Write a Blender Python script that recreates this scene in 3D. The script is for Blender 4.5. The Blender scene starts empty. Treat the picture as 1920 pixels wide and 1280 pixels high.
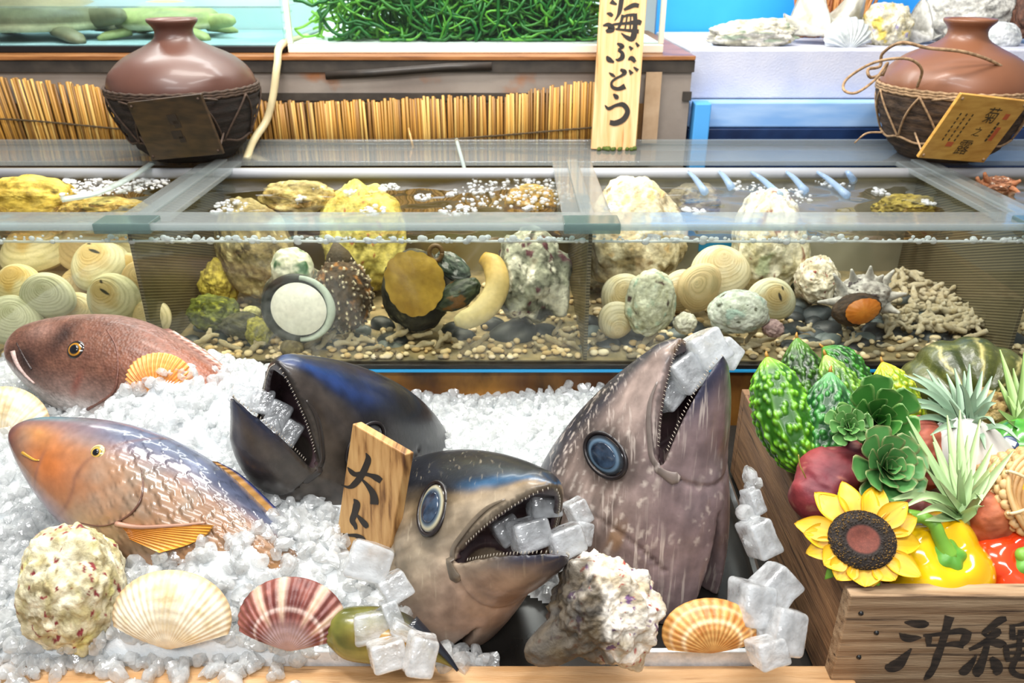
import bpy, bmesh, math, random
import numpy as np
from mathutils import Matrix, Vector

# ---------------------------------------------------------------- camera, world, lights, exposure
scn = bpy.context.scene
PITCH = math.radians(25.7)
CAMZ = .705
FPX = 1497.0
cam_d = bpy.data.cameras.new('camera')
cam = bpy.data.objects.new('camera', cam_d)
scn.collection.objects.link(cam)
cam.location = (0, 0, CAMZ)
cam.rotation_euler = (math.pi / 2 - PITCH, 0, 0)
cam_d.sensor_width = 36.0
cam_d.lens = FPX / 1920 * 36
cam_d.clip_start = .02
cam_d.dof.use_dof = True
cam_d.dof.focus_distance = 1.0
cam_d.dof.aperture_fstop = 8.0
scn.camera = cam

world = bpy.data.worlds.new('shop_light')
scn.world = world
world.use_nodes = True
world.node_tree.nodes['Background'].inputs[0].default_value = (.97, .975, .98, 1)
world.node_tree.nodes['Background'].inputs[1].default_value = .34

def lamp(name, loc, target, size, size_y, power, col=(1, 1, 1)):
    d = bpy.data.lights.new(name, 'AREA')
    d.shape = 'RECTANGLE'
    d.size = size
    d.size_y = size_y
    d.energy = power
    d.color = col
    o = bpy.data.objects.new(name, d)
    scn.collection.objects.link(o)
    o.location = loc
    o.rotation_euler = (Vector(target) - Vector(loc)).to_track_quat('-Z', 'Y').to_euler()
    return o

lamp('ceiling_lamp', (-.75, .55, 2.0), (-.4, .95, 0), .9, .22, 27, (1, .985, .96))
lamp('ceiling_lamp', (.55, .50, 2.0), (.35, .95, 0), .9, .22, 29, (1, .985, .96))
lamp('ceiling_lamp', (-.1, 1.45, 1.9), (-.1, 1.4, 0), 1.5, .3, 55, (1, .97, .9))
lamp('front_fill', (-.1, -1.0, 2.1), (0, .9, .05), 1.8, .3, 40, (.98, .99, 1))  # fill light added behind the camera to brighten the ice from the front
lamp('shelf_lamp', (1.05, 2.05, 1.35), (1.05, 2.45, .6), .9, .15, 1.5, (.92, .96, 1))
lamp('aquarium_lamp', (-.45, 2.12, 1.25), (-.45, 2.12, .5), 1.6, .2, 26, (.95, 1, .97))

scn.view_settings.view_transform = 'Standard'
scn.view_settings.look = 'None'
scn.view_settings.gamma = 1
scn.view_settings.exposure = -.16
scn.cycles.max_bounces = 8
scn.cycles.diffuse_bounces = 6
scn.cycles.glossy_bounces = 3
scn.cycles.transmission_bounces = 6
scn.cycles.transparent_max_bounces = 24
scn.cycles.caustics_reflective = False
scn.cycles.sample_clamp_indirect = 4

# ---------------------------------------------------------------- maths helpers
SP, CP = math.sin(PITCH), math.cos(PITCH)
FWD = np.array([0, CP, -SP]); UPV = np.array([0, SP, CP]); RGT = np.array([1., 0, 0]); EYE = np.array([0, 0, CAMZ])
PI = math.pi

def ray(px, py):
    return FWD + (px - 960) / FPX * RGT + (640 - py) / FPX * UPV

def at(px, py, d=None, Y=None, z=None):
    r = ray(px, py)
    t = d if d is not None else (Y / r[1] if Y is not None else (z - CAMZ) / r[2])
    return EYE + t * r

def onplane(px, py, P0, n):
    r = ray(px, py)
    return EYE + r * (np.dot(np.asarray(P0) - EYE, n) / np.dot(r, n))

def nrm(v):
    v = np.asarray(v, float)
    return v / max(1e-9, np.linalg.norm(v))

def rotm(rx=0, ry=0, rz=0):
    rx, ry, rz = map(math.radians, (rx, ry, rz))
    X = np.array([[1, 0, 0], [0, math.cos(rx), -math.sin(rx)], [0, math.sin(rx), math.cos(rx)]])
    Yy = np.array([[math.cos(ry), 0, math.sin(ry)], [0, 1, 0], [-math.sin(ry), 0, math.cos(ry)]])
    Z = np.array([[math.cos(rz), -math.sin(rz), 0], [math.sin(rz), math.cos(rz), 0], [0, 0, 1]])
    return Z @ Yy @ X

def facing(lean=25, yaw=0, roll=0):
    """axes as columns: x right, y up along the face, z out of the face towards the front; lean tips the face up"""
    l = math.radians(lean); a = math.radians(yaw)
    n = np.array([math.sin(a) * math.cos(l), -math.cos(a) * math.cos(l), math.sin(l)])
    x = nrm(np.cross([0, 0, 1.], n)); y = np.cross(n, x)
    r = math.radians(roll)
    return np.stack([x * math.cos(r) + y * math.sin(r), -x * math.sin(r) + y * math.cos(r), n], 1)

def C(h):
    h = h.lstrip('#')
    s = np.array([int(h[i:i + 2], 16) / 255 for i in (0, 2, 4)])
    return np.where(s <= .04045, s / 12.92, ((s + .055) / 1.055) ** 2.4)

def mixc(a, b, t):
    t = np.clip(np.asarray(t, float), 0, 1)[..., None]
    return a * (1 - t) + b * t

def sstep(a, b, x):
    t = np.clip((np.asarray(x, float) - a) / (b - a), 0, 1)
    return t * t * (3 - 2 * t)

def _hash(i, j, k, s):
    n = (i.astype(np.int64) * 374761393 + j.astype(np.int64) * 668265263 + k.astype(np.int64) * 2147483647 + s * 1274126177) & 0xffffffff
    n = ((n ^ (n >> 13)) * 1274126177) & 0xffffffff
    n = n ^ (n >> 16)
    return (n & 0xffffff) / float(0xffffff)

def vnoise(P, s=0):
    P = np.asarray(P, float); i = np.floor(P).astype(np.int64); f = P - i; f = f * f * (3 - 2 * f)
    o = 0
    for a in (0, 1):
        for b in (0, 1):
            for c in (0, 1):
                w = (f[..., 0] if a else 1 - f[..., 0]) * (f[..., 1] if b else 1 - f[..., 1]) * (f[..., 2] if c else 1 - f[..., 2])
                o = o + w * _hash(i[..., 0] + a, i[..., 1] + b, i[..., 2] + c, s)
    return o * 2 - 1

def fbm(P, s=0, oct=4):
    a, o = .5, 0
    P = np.asarray(P, float)
    for k in range(oct):
        o = o + a * vnoise(P * 2 ** k, s + k * 17); a *= .5
    return o

def worley(P, s=0):
    P = np.asarray(P, float); i = np.floor(P).astype(np.int64); best = np.full(P.shape[:-1], 9.)
    for a in (-1, 0, 1):
        for b in (-1, 0, 1):
            for c in (-1, 0, 1):
                q = i + np.array([a, b, c])
                h = np.stack([_hash(q[..., 0], q[..., 1], q[..., 2], s + m) for m in (1, 2, 3)], -1)
                best = np.minimum(best, np.linalg.norm(q + h - P, axis=-1))
    return best

def curve(xs, ys, n=200):
    """smooth 1-D interpolation through points (Catmull-Rom table)"""
    xs = np.asarray(xs, float); ys = np.asarray(ys, float)
    m = np.gradient(ys, xs, axis=0)
    def f(x):
        x = np.clip(x, xs[0], xs[-1]); k = np.clip(np.searchsorted(xs, x) - 1, 0, len(xs) - 2)
        h = xs[k + 1] - xs[k]; t = (x - xs[k]) / h
        if ys.ndim > 1:
            h = h[..., None]; t = t[..., None]
        return (2 * t**3 - 3 * t**2 + 1) * ys[k] + (t**3 - 2 * t**2 + t) * h * m[k] + (3 * t**2 - 2 * t**3) * ys[k + 1] + (t**3 - t**2) * h * m[k + 1]
    return f

def spline(pts, n):
    pts = np.asarray(pts, float)
    return curve(np.arange(len(pts)), pts)(np.linspace(0, len(pts) - 1, n))

# ---------------------------------------------------------------- mesh helpers
class G:
    """collects shapes for one mesh"""
    def __init__(s): s.v = []; s.f = []; s.c = []; s.n = 0
    def add(s, v, f, c=None):
        v = np.asarray(v, float).reshape(-1, 3)
        s.v.append(v); s.f += [tuple(int(i) + s.n for i in q) for q in f]
        c = np.ones(3) * .8 if c is None else np.asarray(c, float)
        s.c.append(np.broadcast_to(c, v.shape) if c.ndim == 1 else c.reshape(-1, 3))
        s.n += len(v)
        return s
    def get(s): return np.concatenate(s.v), s.f, np.concatenate(s.c)

def link(o, parent=None):
    scn.collection.objects.link(o)
    if parent is not None: o.parent = parent
    return o

def mesh_of(name, v, f, m, cols=None, smooth=True):
    me = bpy.data.meshes.new(name)
    me.from_pydata([tuple(p) for p in np.asarray(v).tolist()], [], f)
    if cols is not None:
        cols = np.asarray(cols, float)
        if cols.ndim == 1: cols = np.broadcast_to(cols, (len(v), 3))
        a = me.color_attributes.new('Col', 'FLOAT_COLOR', 'POINT')
        a.data.foreach_set('color', np.concatenate([cols, np.ones((len(cols), 1))], 1).astype(np.float32).ravel())
    me.polygons.foreach_set('use_smooth', [bool(smooth)] * len(me.polygons))
    if m is not None: me.materials.append(m)
    me.update()
    return me

def tag(o, label=None, cat=None, group=None, kind=None):
    for k, x in (('label', label), ('category', cat), ('group', group), ('kind', kind)):
        if x: o[k] = x
    return o

def mk(name, geo, m, parent=None, label=None, cat=None, group=None, kind=None, smooth=True, bevel=0):
    """links world-space geometry (v, f[, cols]) as ONE mesh object whose origin sits at its base"""
    if isinstance(geo, G): geo = geo.get()
    v, f = np.asarray(geo[0], float).reshape(-1, 3), geo[1]
    cols = geo[2] if len(geo) > 2 else None
    f = [tuple(int(i) for i in q) for q in f]
    if len(f) <= 6: smooth = False
    lo, hi = v.min(0), v.max(0)
    org = np.array([(lo[0] + hi[0]) / 2, (lo[1] + hi[1]) / 2, lo[2]])
    o = bpy.data.objects.new(name, mesh_of(name, v - org, f, m, cols, smooth))
    link(o, parent)
    po = np.zeros(3)
    q = parent
    while q is not None:
        po = po + np.array(q.location); q = q.parent
    o.location = org - po
    if bevel:
        b = o.modifiers.new('bevel', 'BEVEL'); b.width = bevel; b.segments = 2; b.limit_method = 'ANGLE'
    return tag(o, label, cat, group, kind)

def thing(name, label, cat, loc, group=None):
    o = bpy.data.objects.new(name, None)
    o.empty_display_size = .02
    link(o); o.location = loc
    return tag(o, label, cat, group)

def relabel(o, s): o['label'] = s; return o

def copy_tree(o, parent=None):
    c = o.copy(); scn.collection.objects.link(c); c.parent = parent
    for ch in list(o.children): copy_tree(ch, c)
    return c

def grid_faces(nu, nv, wrap=False):
    f = []
    for i in range(nu - 1):
        for j in range(nv if wrap else nv - 1):
            k = (j + 1) % nv
            f.append((i * nv + j, i * nv + k, (i + 1) * nv + k, (i + 1) * nv + j))
    return f

def loft(rings, cap=True):
    r = np.asarray(rings); nu, nv = r.shape[:2]
    f = grid_faces(nu, nv, True)
    if cap:
        f.append(tuple(range(nv))[::-1]); f.append(tuple((nu - 1) * nv + j for j in range(nv)))
    return r.reshape(-1, 3), f

def tube(path, r, n=8, cap=True, flat=None, up=None):
    """tube along path; r scalar or per point; flat = width ratio of the second axis; up = fixed second axis"""
    p = np.asarray(path, float); m = len(p)
    r = np.broadcast_to(np.asarray(r, float), (m,))
    t = np.gradient(p, axis=0); t /= np.maximum(1e-9, np.linalg.norm(t, axis=1))[:, None]
    a = nrm(np.cross(t[0], [0, 0, 1.] if abs(t[0][2]) < .9 else [1., 0, 0])) if up is None else None
    rings = []
    for i in range(m):
        if up is not None:
            b = nrm(np.asarray(up) - t[i] * np.dot(up, t[i])); a = np.cross(b, t[i])
        else:
            a = nrm(a - t[i] * np.dot(a, t[i])); b = np.cross(t[i], a)
        k = np.arange(n) / n * 2 * PI
        rings.append(p[i] + r[i] * (np.cos(k)[:, None] * a + np.sin(k)[:, None] * b * (1 if flat is None else flat)))
    return loft(rings, cap)

def lathe(prof, n=48, org=(0, 0, 0)):
    k = np.arange(n) / n * 2 * PI
    return loft([np.stack([r * np.cos(k), r * np.sin(k), np.full(n, z)], 1) + np.asarray(org) for r, z in prof])

def box(lo, hi):
    x0, y0, z0 = lo; x1, y1, z1 = hi
    v = [(x0, y0, z0), (x1, y0, z0), (x1, y1, z0), (x0, y1, z0), (x0, y0, z1), (x1, y0, z1), (x1, y1, z1), (x0, y1, z1)]
    return np.array(v, float), [(0, 3, 2, 1), (4, 5, 6, 7), (0, 1, 5, 4), (1, 2, 6, 5), (2, 3, 7, 6), (3, 0, 4, 7)]

def ball(n=24, m=16):
    th = np.linspace(0, PI, m + 1)[:, None]; k = (np.arange(n) / n * 2 * PI)[None]
    v = np.stack([np.sin(th) * np.cos(k), np.sin(th) * np.sin(k), np.cos(th) + 0 * k], -1)
    return v.reshape(-1, 3), [tuple(reversed(q)) for q in grid_faces(m + 1, n, True)]

def slab(c, R, sx, sy, sz):
    """box of full size sx,sy,sz centred at c with axes R"""
    v, f = box((-sx / 2, -sy / 2, -sz / 2), (sx / 2, sy / 2, sz / 2))
    return v @ np.asarray(R).T + c, f

def tr(geo, R=None, s=1, t=(0, 0, 0)):
    v = np.asarray(geo[0]) * s
    if R is not None: v = v @ np.asarray(R).T
    return (v + np.asarray(t), geo[1]) + tuple(geo[2:])

def surfnet(F, lo, hi, h):
    """naive surface nets of the implicit function F (negative inside)"""
    lo = np.asarray(lo, float); hi = np.asarray(hi, float)
    n = np.ceil((hi - lo) / h).astype(int) + 1
    ax = [lo[i] + h * np.arange(n[i]) for i in range(3)]
    X, Y, Z = np.meshgrid(*ax, indexing='ij')
    D = F(X, Y, Z); S = D < 0
    cx, cy, cz = n - 1
    acc = np.zeros((cx, cy, cz, 3)); cnt = np.zeros((cx, cy, cz))
    offs = [(a, b, c) for a in (0, 1) for b in (0, 1) for c in (0, 1)]
    sl = lambda A, o: A[o[0]:o[0] + cx, o[1]:o[1] + cy, o[2]:o[2] + cz]
    for a in offs:
        for d in range(3):
            if a[d]: continue
            b = list(a); b[d] = 1
            d0, d1 = sl(D, a), sl(D, b)
            cr = (d0 < 0) != (d1 < 0)
            t = np.where(cr, d0 / np.where(cr, d0 - d1, 1), 0)
            p = np.zeros((cx, cy, cz, 3)); p[...] = a; p[..., d] += t
            acc += p * cr[..., None]; cnt += cr
    act = cnt > 0
    idx = np.full((cx, cy, cz), -1); idx[act] = np.arange(act.sum())
    base = np.stack(np.meshgrid(np.arange(cx), np.arange(cy), np.arange(cz), indexing='ij'), -1)
    V = lo + h * (base[act] + acc[act] / cnt[act][:, None])
    faces = []
    for d in range(3):
        e = [0, 0, 0]; e[d] = 1
        a0 = S[:n[0] - e[0], :n[1] - e[1], :n[2] - e[2]]; a1 = S[e[0]:, e[1]:, e[2]:]
        cr = a0 != a1
        u, w = [(1, 2), (2, 0), (0, 1)][d]
        ii = np.argwhere(cr)
        lim = [cx, cy, cz]
        ok = (ii[:, u] > 0) & (ii[:, w] > 0) & (ii[:, u] < lim[u]) & (ii[:, w] < lim[w])
        ii = ii[ok]
        q = []
        for du, dw in ((-1, -1), (0, -1), (0, 0), (-1, 0)):
            j = ii.copy(); j[:, u] += du; j[:, w] += dw
            q.append(idx[j[:, 0], j[:, 1], j[:, 2]])
        q = np.stack(q, 1)
        flip = ~a0[ii[:, 0], ii[:, 1], ii[:, 2]]
        q[flip] = q[flip][:, ::-1]
        faces.append(q)
    F_ = np.concatenate(faces)
    return V, F_[(F_ >= 0).all(1)]

def smin(a, b, k):
    h = np.clip(.5 + .5 * (b - a) / k, 0, 1)
    return b * (1 - h) + a * h - k * h * (1 - h)

def smax(a, b, k): return -smin(-a, -b, k)

# ---------------------------------------------------------------- materials
def mat(name, c1, c2=None, scale=10, rough=.5, bump=0, bscale=60, stretch=(1, 1, 1), vc=False, metal=0, coat=0, sss=0, spec=.5, ramp=(.35, .65), c3=None, ramp3=(.6, .75), scale3=None, grain=.12, emit=0, bst=None, trans=0, cells=0, scratch=None):
    m = bpy.data.materials.new(name); m.use_nodes = True
    N, L = m.node_tree.nodes, m.node_tree.links
    b = N['Principled BSDF']
    tc = N.new('ShaderNodeTexCoord'); mp = N.new('ShaderNodeMapping'); mp.inputs['Scale'].default_value = stretch
    L.new(tc.outputs['Object'], mp.inputs['Vector'])
    def noise(sc, det=6, st=None):
        t = N.new('ShaderNodeTexNoise'); t.inputs['Scale'].default_value = sc; t.inputs['Detail'].default_value = det
        if st is None: L.new(mp.outputs[0], t.inputs['Vector'])
        else:
            q = N.new('ShaderNodeMapping'); q.inputs['Scale'].default_value = st
            L.new(tc.outputs['Object'], q.inputs['Vector']); L.new(q.outputs[0], t.inputs['Vector'])
        return t.outputs[0]
    def rampn(src, lo, hi):
        r = N.new('ShaderNodeMapRange'); r.inputs[1].default_value = lo; r.inputs[2].default_value = hi
        L.new(src, r.inputs[0]); return r.outputs[0]
    def mix(fac, a, bb, mode='MIX'):
        x = N.new('ShaderNodeMix'); x.data_type = 'RGBA'; x.blend_type = mode
        for s, v in ((0, fac), (6, a), (7, bb)):
            if hasattr(v, 'links'): L.new(v, x.inputs[s])
            elif s == 0: x.inputs[0].default_value = v
            else: x.inputs[s].default_value = (*v, 1)
        return x.outputs[2]
    if vc:
        a = N.new('ShaderNodeAttribute'); a.attribute_name = 'Col'
        col = a.outputs[0]
        if grain:
            for sc_, gr_ in ((scale, grain), (scale * .22, grain * .9)):
                g = rampn(noise(sc_), .3, .7)
                col = mix(1.0, col, mix(g, (1 - gr_,) * 3, (1 + gr_,) * 3), 'MULTIPLY')
    elif c2 is not None: col = mix(rampn(noise(scale), *ramp), C(c1), C(c2))
    else: col = None; b.inputs['Base Color'].default_value = (*C(c1), 1)
    if c3 is not None:
        col = mix(rampn(noise(scale3 or scale * 2.3), *ramp3), col if col is not None else C(c1), C(c3))
    if scratch:
        sh, st_, rt_, lo_, hi_, amt = scratch
        q = N.new('ShaderNodeMapping'); q.inputs['Scale'].default_value = st_; q.inputs['Rotation'].default_value = rt_
        L.new(tc.outputs['Object'], q.inputs['Vector'])
        t = N.new('ShaderNodeTexNoise'); t.inputs['Scale'].default_value = 1; t.inputs['Detail'].default_value = 3; L.new(q.outputs[0], t.inputs['Vector'])
        big = rampn(noise(14, 2), .42, .62)
        ml = N.new('ShaderNodeMath'); ml.operation = 'MULTIPLY'; L.new(rampn(t.outputs[0], lo_, hi_), ml.inputs[0]); L.new(big, ml.inputs[1])
        m2 = N.new('ShaderNodeMath'); m2.operation = 'MULTIPLY'; m2.inputs[1].default_value = amt; L.new(ml.outputs[0], m2.inputs[0])
        col = mix(m2.outputs[0], col, C(sh))
    if col is not None: L.new(col, b.inputs['Base Color'])
    b.inputs['Roughness'].default_value = rough
    b.inputs['Metallic'].default_value = metal
    b.inputs['Coat Weight'].default_value = coat
    b.inputs['Coat Roughness'].default_value = .12
    b.inputs['Specular IOR Level'].default_value = spec
    b.inputs['Transmission Weight'].default_value = trans
    if sss:
        b.inputs['Subsurface Weight'].default_value = sss
        b.inputs['Subsurface Radius'].default_value = (.6, .5, .45)
        b.inputs['Subsurface Scale'].default_value = .02
    if emit:
        b.inputs['Emission Color'].default_value = (*C(c1), 1); b.inputs['Emission Strength'].default_value = emit
    if bump:
        bn = N.new('ShaderNodeBump'); bn.inputs['Strength'].default_value = 1; bn.inputs['Distance'].default_value = bump
        src = noise(bscale, 4, bst)
        if cells:
            v = N.new('ShaderNodeTexVoronoi'); v.inputs['Scale'].default_value = cells
            if bst is not None:
                q = N.new('ShaderNodeMapping'); q.inputs['Scale'].default_value = bst
                L.new(tc.outputs['Object'], q.inputs['Vector']); L.new(q.outputs[0], v.inputs['Vector'])
            else: L.new(mp.outputs[0], v.inputs['Vector'])
            src = v.outputs[0]
        L.new(src, bn.inputs['Height']); L.new(bn.outputs[0], b.inputs['Normal'])
    return m

def clear(name, tint, gloss=1.0, rough=.03, haze=0, haze_col='#ffffff', bump=0, bscale=30, ior=1.4):
    """clear sheet: tinted transparency under a fresnel gloss, some of it hazed with white"""
    m = bpy.data.materials.new(name); m.use_nodes = True
    N, L = m.node_tree.nodes, m.node_tree.links
    N.remove(N['Principled BSDF']); out = N['Material Output']
    t = N.new('ShaderNodeBsdfTransparent'); t.inputs[0].default_value = (*C(tint), 1)
    g = N.new('ShaderNodeBsdfGlossy'); g.inputs['Roughness'].default_value = rough
    g.inputs[0].default_value = (gloss, gloss, gloss, 1)
    fr = N.new('ShaderNodeLayerWeight'); fr.inputs[0].default_value = .5
    f0 = ((ior - 1) / (ior + 1)) ** 2
    pw = N.new('ShaderNodeMath'); pw.operation = 'POWER'; pw.inputs[1].default_value = 5; L.new(fr.outputs[1], pw.inputs[0])
    ma = N.new('ShaderNodeMath'); ma.operation = 'MULTIPLY_ADD'; ma.inputs[1].default_value = 1 - f0; ma.inputs[2].default_value = f0; L.new(pw.outputs[0], ma.inputs[0])
    mx = N.new('ShaderNodeMixShader'); L.new(ma.outputs[0], mx.inputs[0]); L.new(t.outputs[0], mx.inputs[1]); L.new(g.outputs[0], mx.inputs[2])
    res = mx.outputs[0]
    if haze:
        d = N.new('ShaderNodeBsdfDiffuse'); d.inputs[0].default_value = (*C(haze_col), 1)
        tl = N.new('ShaderNodeBsdfTranslucent'); tl.inputs[0].default_value = (*C(haze_col), 1)
        ad = N.new('ShaderNodeMixShader'); ad.inputs[0].default_value = .5
        L.new(d.outputs[0], ad.inputs[1]); L.new(tl.outputs[0], ad.inputs[2])
        m2 = N.new('ShaderNodeMixShader'); m2.inputs[0].default_value = haze
        L.new(t.outputs[0], m2.inputs[1]); L.new(ad.outputs[0], m2.inputs[2])
        L.new(m2.outputs[0], mx.inputs[1])
    if bump:
        tc = N.new('ShaderNodeTexCoord'); nz = N.new('ShaderNodeTexNoise'); nz.inputs['Scale'].default_value = bscale
        L.new(tc.outputs['Object'], nz.inputs['Vector'])
        bn = N.new('ShaderNodeBump'); bn.inputs['Distance'].default_value = bump; L.new(nz.outputs[0], bn.inputs['Height'])
        L.new(bn.outputs[0], g.inputs['Normal']); L.new(bn.outputs[0], fr.inputs['Normal'])
    L.new(res, out.inputs[0])
    return m

def ice_mat(name, glass=.2, clear_=.3, white='#f6f8f8', rough=.06, ior=1.22, bump=.002, bscale=60, f0=.045, vary=.3):
    """ice: a cloudy white body, partly clear, under a wet gloss"""
    m = bpy.data.materials.new(name); m.use_nodes = True
    N, L = m.node_tree.nodes, m.node_tree.links
    N.remove(N['Principled BSDF']); out = N['Material Output']
    df = N.new('ShaderNodeBsdfDiffuse'); df.inputs[0].default_value = (*C(white), 1)
    g = N.new('ShaderNodeBsdfRefraction'); g.inputs['Roughness'].default_value = rough; g.inputs['IOR'].default_value = ior; g.inputs[0].default_value = (1, 1, 1, 1)
    t = N.new('ShaderNodeBsdfTransparent'); t.inputs[0].default_value = (.993, .995, .998, 1)
    tl = N.new('ShaderNodeBsdfTranslucent'); tl.inputs[0].default_value = (*C(white), 1)
    gs = N.new('ShaderNodeBsdfGlossy'); gs.inputs['Roughness'].default_value = rough; gs.inputs[0].default_value = (1, 1, 1, 1)
    tc = N.new('ShaderNodeTexCoord'); nz = N.new('ShaderNodeTexNoise'); nz.inputs['Scale'].default_value = bscale; nz.inputs['Detail'].default_value = 3
    L.new(tc.outputs['Object'], nz.inputs['Vector'])
    bn = N.new('ShaderNodeBump'); bn.inputs['Distance'].default_value = bump; L.new(nz.outputs[0], bn.inputs['Height'])
    for x in (df, g, tl, gs): L.new(bn.outputs[0], x.inputs['Normal'])
    def mx(fac, a, c):
        q = N.new('ShaderNodeMixShader')
        if hasattr(fac, 'links'): L.new(fac, q.inputs[0])
        else: q.inputs[0].default_value = fac
        L.new(a, q.inputs[1]); L.new(c, q.inputs[2]); return q.outputs[0]
    w = mx(.5, df.outputs[0], tl.outputs[0])
    gl = mx(clear_ / max(1e-6, clear_ + glass), g.outputs[0], t.outputs[0])
    r = N.new('ShaderNodeMapRange'); r.inputs[1].default_value = .3; r.inputs[2].default_value = .7
    k = glass + clear_
    r.inputs[3].default_value = max(0, k - vary); r.inputs[4].default_value = min(1, k + vary)
    n2 = N.new('ShaderNodeTexNoise'); n2.inputs['Scale'].default_value = bscale * .7
    L.new(tc.outputs['Object'], n2.inputs['Vector']); L.new(n2.outputs[0], r.inputs[0])
    body = mx(r.outputs[0], w, gl)
    fr = N.new('ShaderNodeLayerWeight'); fr.inputs[0].default_value = .5; L.new(bn.outputs[0], fr.inputs['Normal'])
    pw = N.new('ShaderNodeMath'); pw.operation = 'POWER'; pw.inputs[1].default_value = 4; L.new(fr.outputs[1], pw.inputs[0])
    ma = N.new('ShaderNodeMath'); ma.operation = 'MULTIPLY_ADD'; ma.inputs[1].default_value = .8; ma.inputs[2].default_value = f0; L.new(pw.outputs[0], ma.inputs[0])
    L.new(mx(ma.outputs[0], body, gs.outputs[0]), out.inputs[0])
    return m

M_vc = mat('coloured_natural', '#ffffff', vc=True, rough=.45, scale=90, bump=.0006, bscale=160)
M_shell = mat('shell', '#ffffff', vc=True, rough=.4, scale=120, bump=.0004, bscale=220, grain=.1)
M_rock = mat('encrusted_shell', '#ffffff', vc=True, rough=.75, scale=140, bump=.0025, bscale=130, grain=.25)
M_glossy = mat('glossy_skin', '#ffffff', vc=True, rough=.22, scale=40, coat=.4, grain=.06)
M_leaf = mat('leaf', '#ffffff', vc=True, rough=.42, scale=60, grain=.08)
M_wood_pale = mat('pale_pine', '#d9b483', '#c2955c', scale=9, stretch=(2, 1, 14), rough=.6, bump=.0006, bscale=60, c3='#8a5a2b', scale3=16, ramp3=(.62, .78))
M_wood_h = mat('honey_plank', '#dcae74', '#c48d4e', scale=7, stretch=(1, 12, 12), rough=.5, bump=.0006, bscale=60, c3='#8d5f33', scale3=12, ramp3=(.6, .8))
M_wood_dark = mat('weathered_brown_board', '#6b4d35', '#8d6a49', scale=7, stretch=(14, 1, 14), rough=.65, bump=.0012, bscale=40, c3='#3b2819', scale3=11, ramp3=(.55, .75))
M_wood_grey = mat('weathered_crate_board', '#b59a7a', '#86684a', scale=6, stretch=(1, 14, 22), rough=.7, bump=.0014, bscale=40, c3='#3e2a1c', scale3=9, ramp3=(.58, .72))
M_ink = mat('black_ink', '#1c1712', '#2c241d', rough=.6)
M_ink_old = mat('worn_ink', '#211b17', '#463a30', scale=60, rough=.75, stretch=(1, 4, 4))
M_ink_pale = mat('faded_ink', '#3a2c14', rough=.8)
M_red_ink = mat('faded_red_ink', '#b0522a', rough=.8)
M_black = mat('black_rubber', '#121315', rough=.4)
M_dark = mat('dark_wet_metal', '#2a2927', '#3a3733', rough=.25, metal=.4)
M_white = mat('white_plastic', '#f1f1ee', rough=.4)
M_steel = mat('steel', '#c9cccd', '#aeb3b5', rough=.25, metal=.8)
M_styro = mat('white_foam', '#c6c6d2', '#b4b8cc', rough=.7, bump=.001, bscale=200)
M_ice_bed = mat('packed_ice', '#f4f6f6', '#e6ebee', scale=60, rough=.3, bump=.003, bscale=90, spec=.5)
M_ice_bit = ice_mat('crushed_ice_bits', glass=.10, clear_=.36, bscale=110, bump=.0012, vary=.26, f0=.075, rough=.09)
M_ice_cube = ice_mat('ice_cube_clear', glass=.22, clear_=.26, white='#f6fafd', ior=1.25, bump=.004, bscale=1.3, f0=.09, vary=.34, rough=.03)
# ---------------------------------------------------------------- the setting
R3 = np.eye(3)
M_floor = mat('floor_concrete', '#8c8a86', '#7a7874', scale=4, rough=.7)
M_wall = mat('back_wall_paint', '#c9ced0', '#dcdfdf', scale=2, rough=.8)
mk('floor', box((-3, -1.5, -.94), (3, 3.2, -.9)), M_floor, kind='structure', label='grey shop floor under the counter')
mk('wall_back', box((-3, 3.1, -.9), (3, 3.2, 2.4)), M_wall, kind='structure', label='pale shop wall behind the aquariums')

mk('display_counter', box((-1.5, .50, -.9), (1.5, 1.2, -.036)), M_dark, label='dark wet counter carrying the ice and the fish heads', cat='counter')
tray = thing('ice_tray', 'shallow metal tray with a white front lip holding the crushed ice', 'tray', (-.2, .9, -.036))
mk('tray_floor', box((-1.2, .64, -.036), (.335, 1.2, -.03)), M_dark, tray)
M_lip = mat('white_wet_foil', '#eef0f2', '#d5dade', scale=120, rough=.2, bump=.0015, bscale=90)
for a, b in ((528, 705), (1205, 1412)):
    mk('front_lip', box((at(a, 1235, Y=.645)[0], .642, -.03), (at(b, 1235, Y=.645)[0], .648, .018)), M_lip, tray, bevel=.001)
mk('side_wall', tube([(.302, .66, .0), (.318, .9, .005), (.325, 1.15, .01)], .022, 4, flat=.2, up=(1, 0, .3)), M_steel, tray, smooth=False)
rail = box((-1.2, .50, -.036), (.372, .6405, 0))
mk('wooden_rail', rail, mat('rail_pine', '#d9b184', '#c3935f', scale=8, stretch=(1, 10, 10), rough=.55, bump=.0008, bscale=70, c3='#9a6b3c', scale3=14, ramp3=(.6, .75)), label='pale pine rail along the front edge of the ice', cat='rail', bevel=.003)

# stand of the long tank
stand = thing('tank_stand', 'rusty brown stained ledge carrying the long shellfish tank', 'stand', (0, 1.55, -.9))
mk('ledge', box((-1.5, 1.236, -.9), (1.5, 1.9, .056)), mat('rusty_wood', '#5a3414', '#a8742f', scale=9, stretch=(1, 1, .5), rough=.5, bump=.001, c3='#2a180a', scale3=14, ramp3=(.5, .68)), stand)

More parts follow.
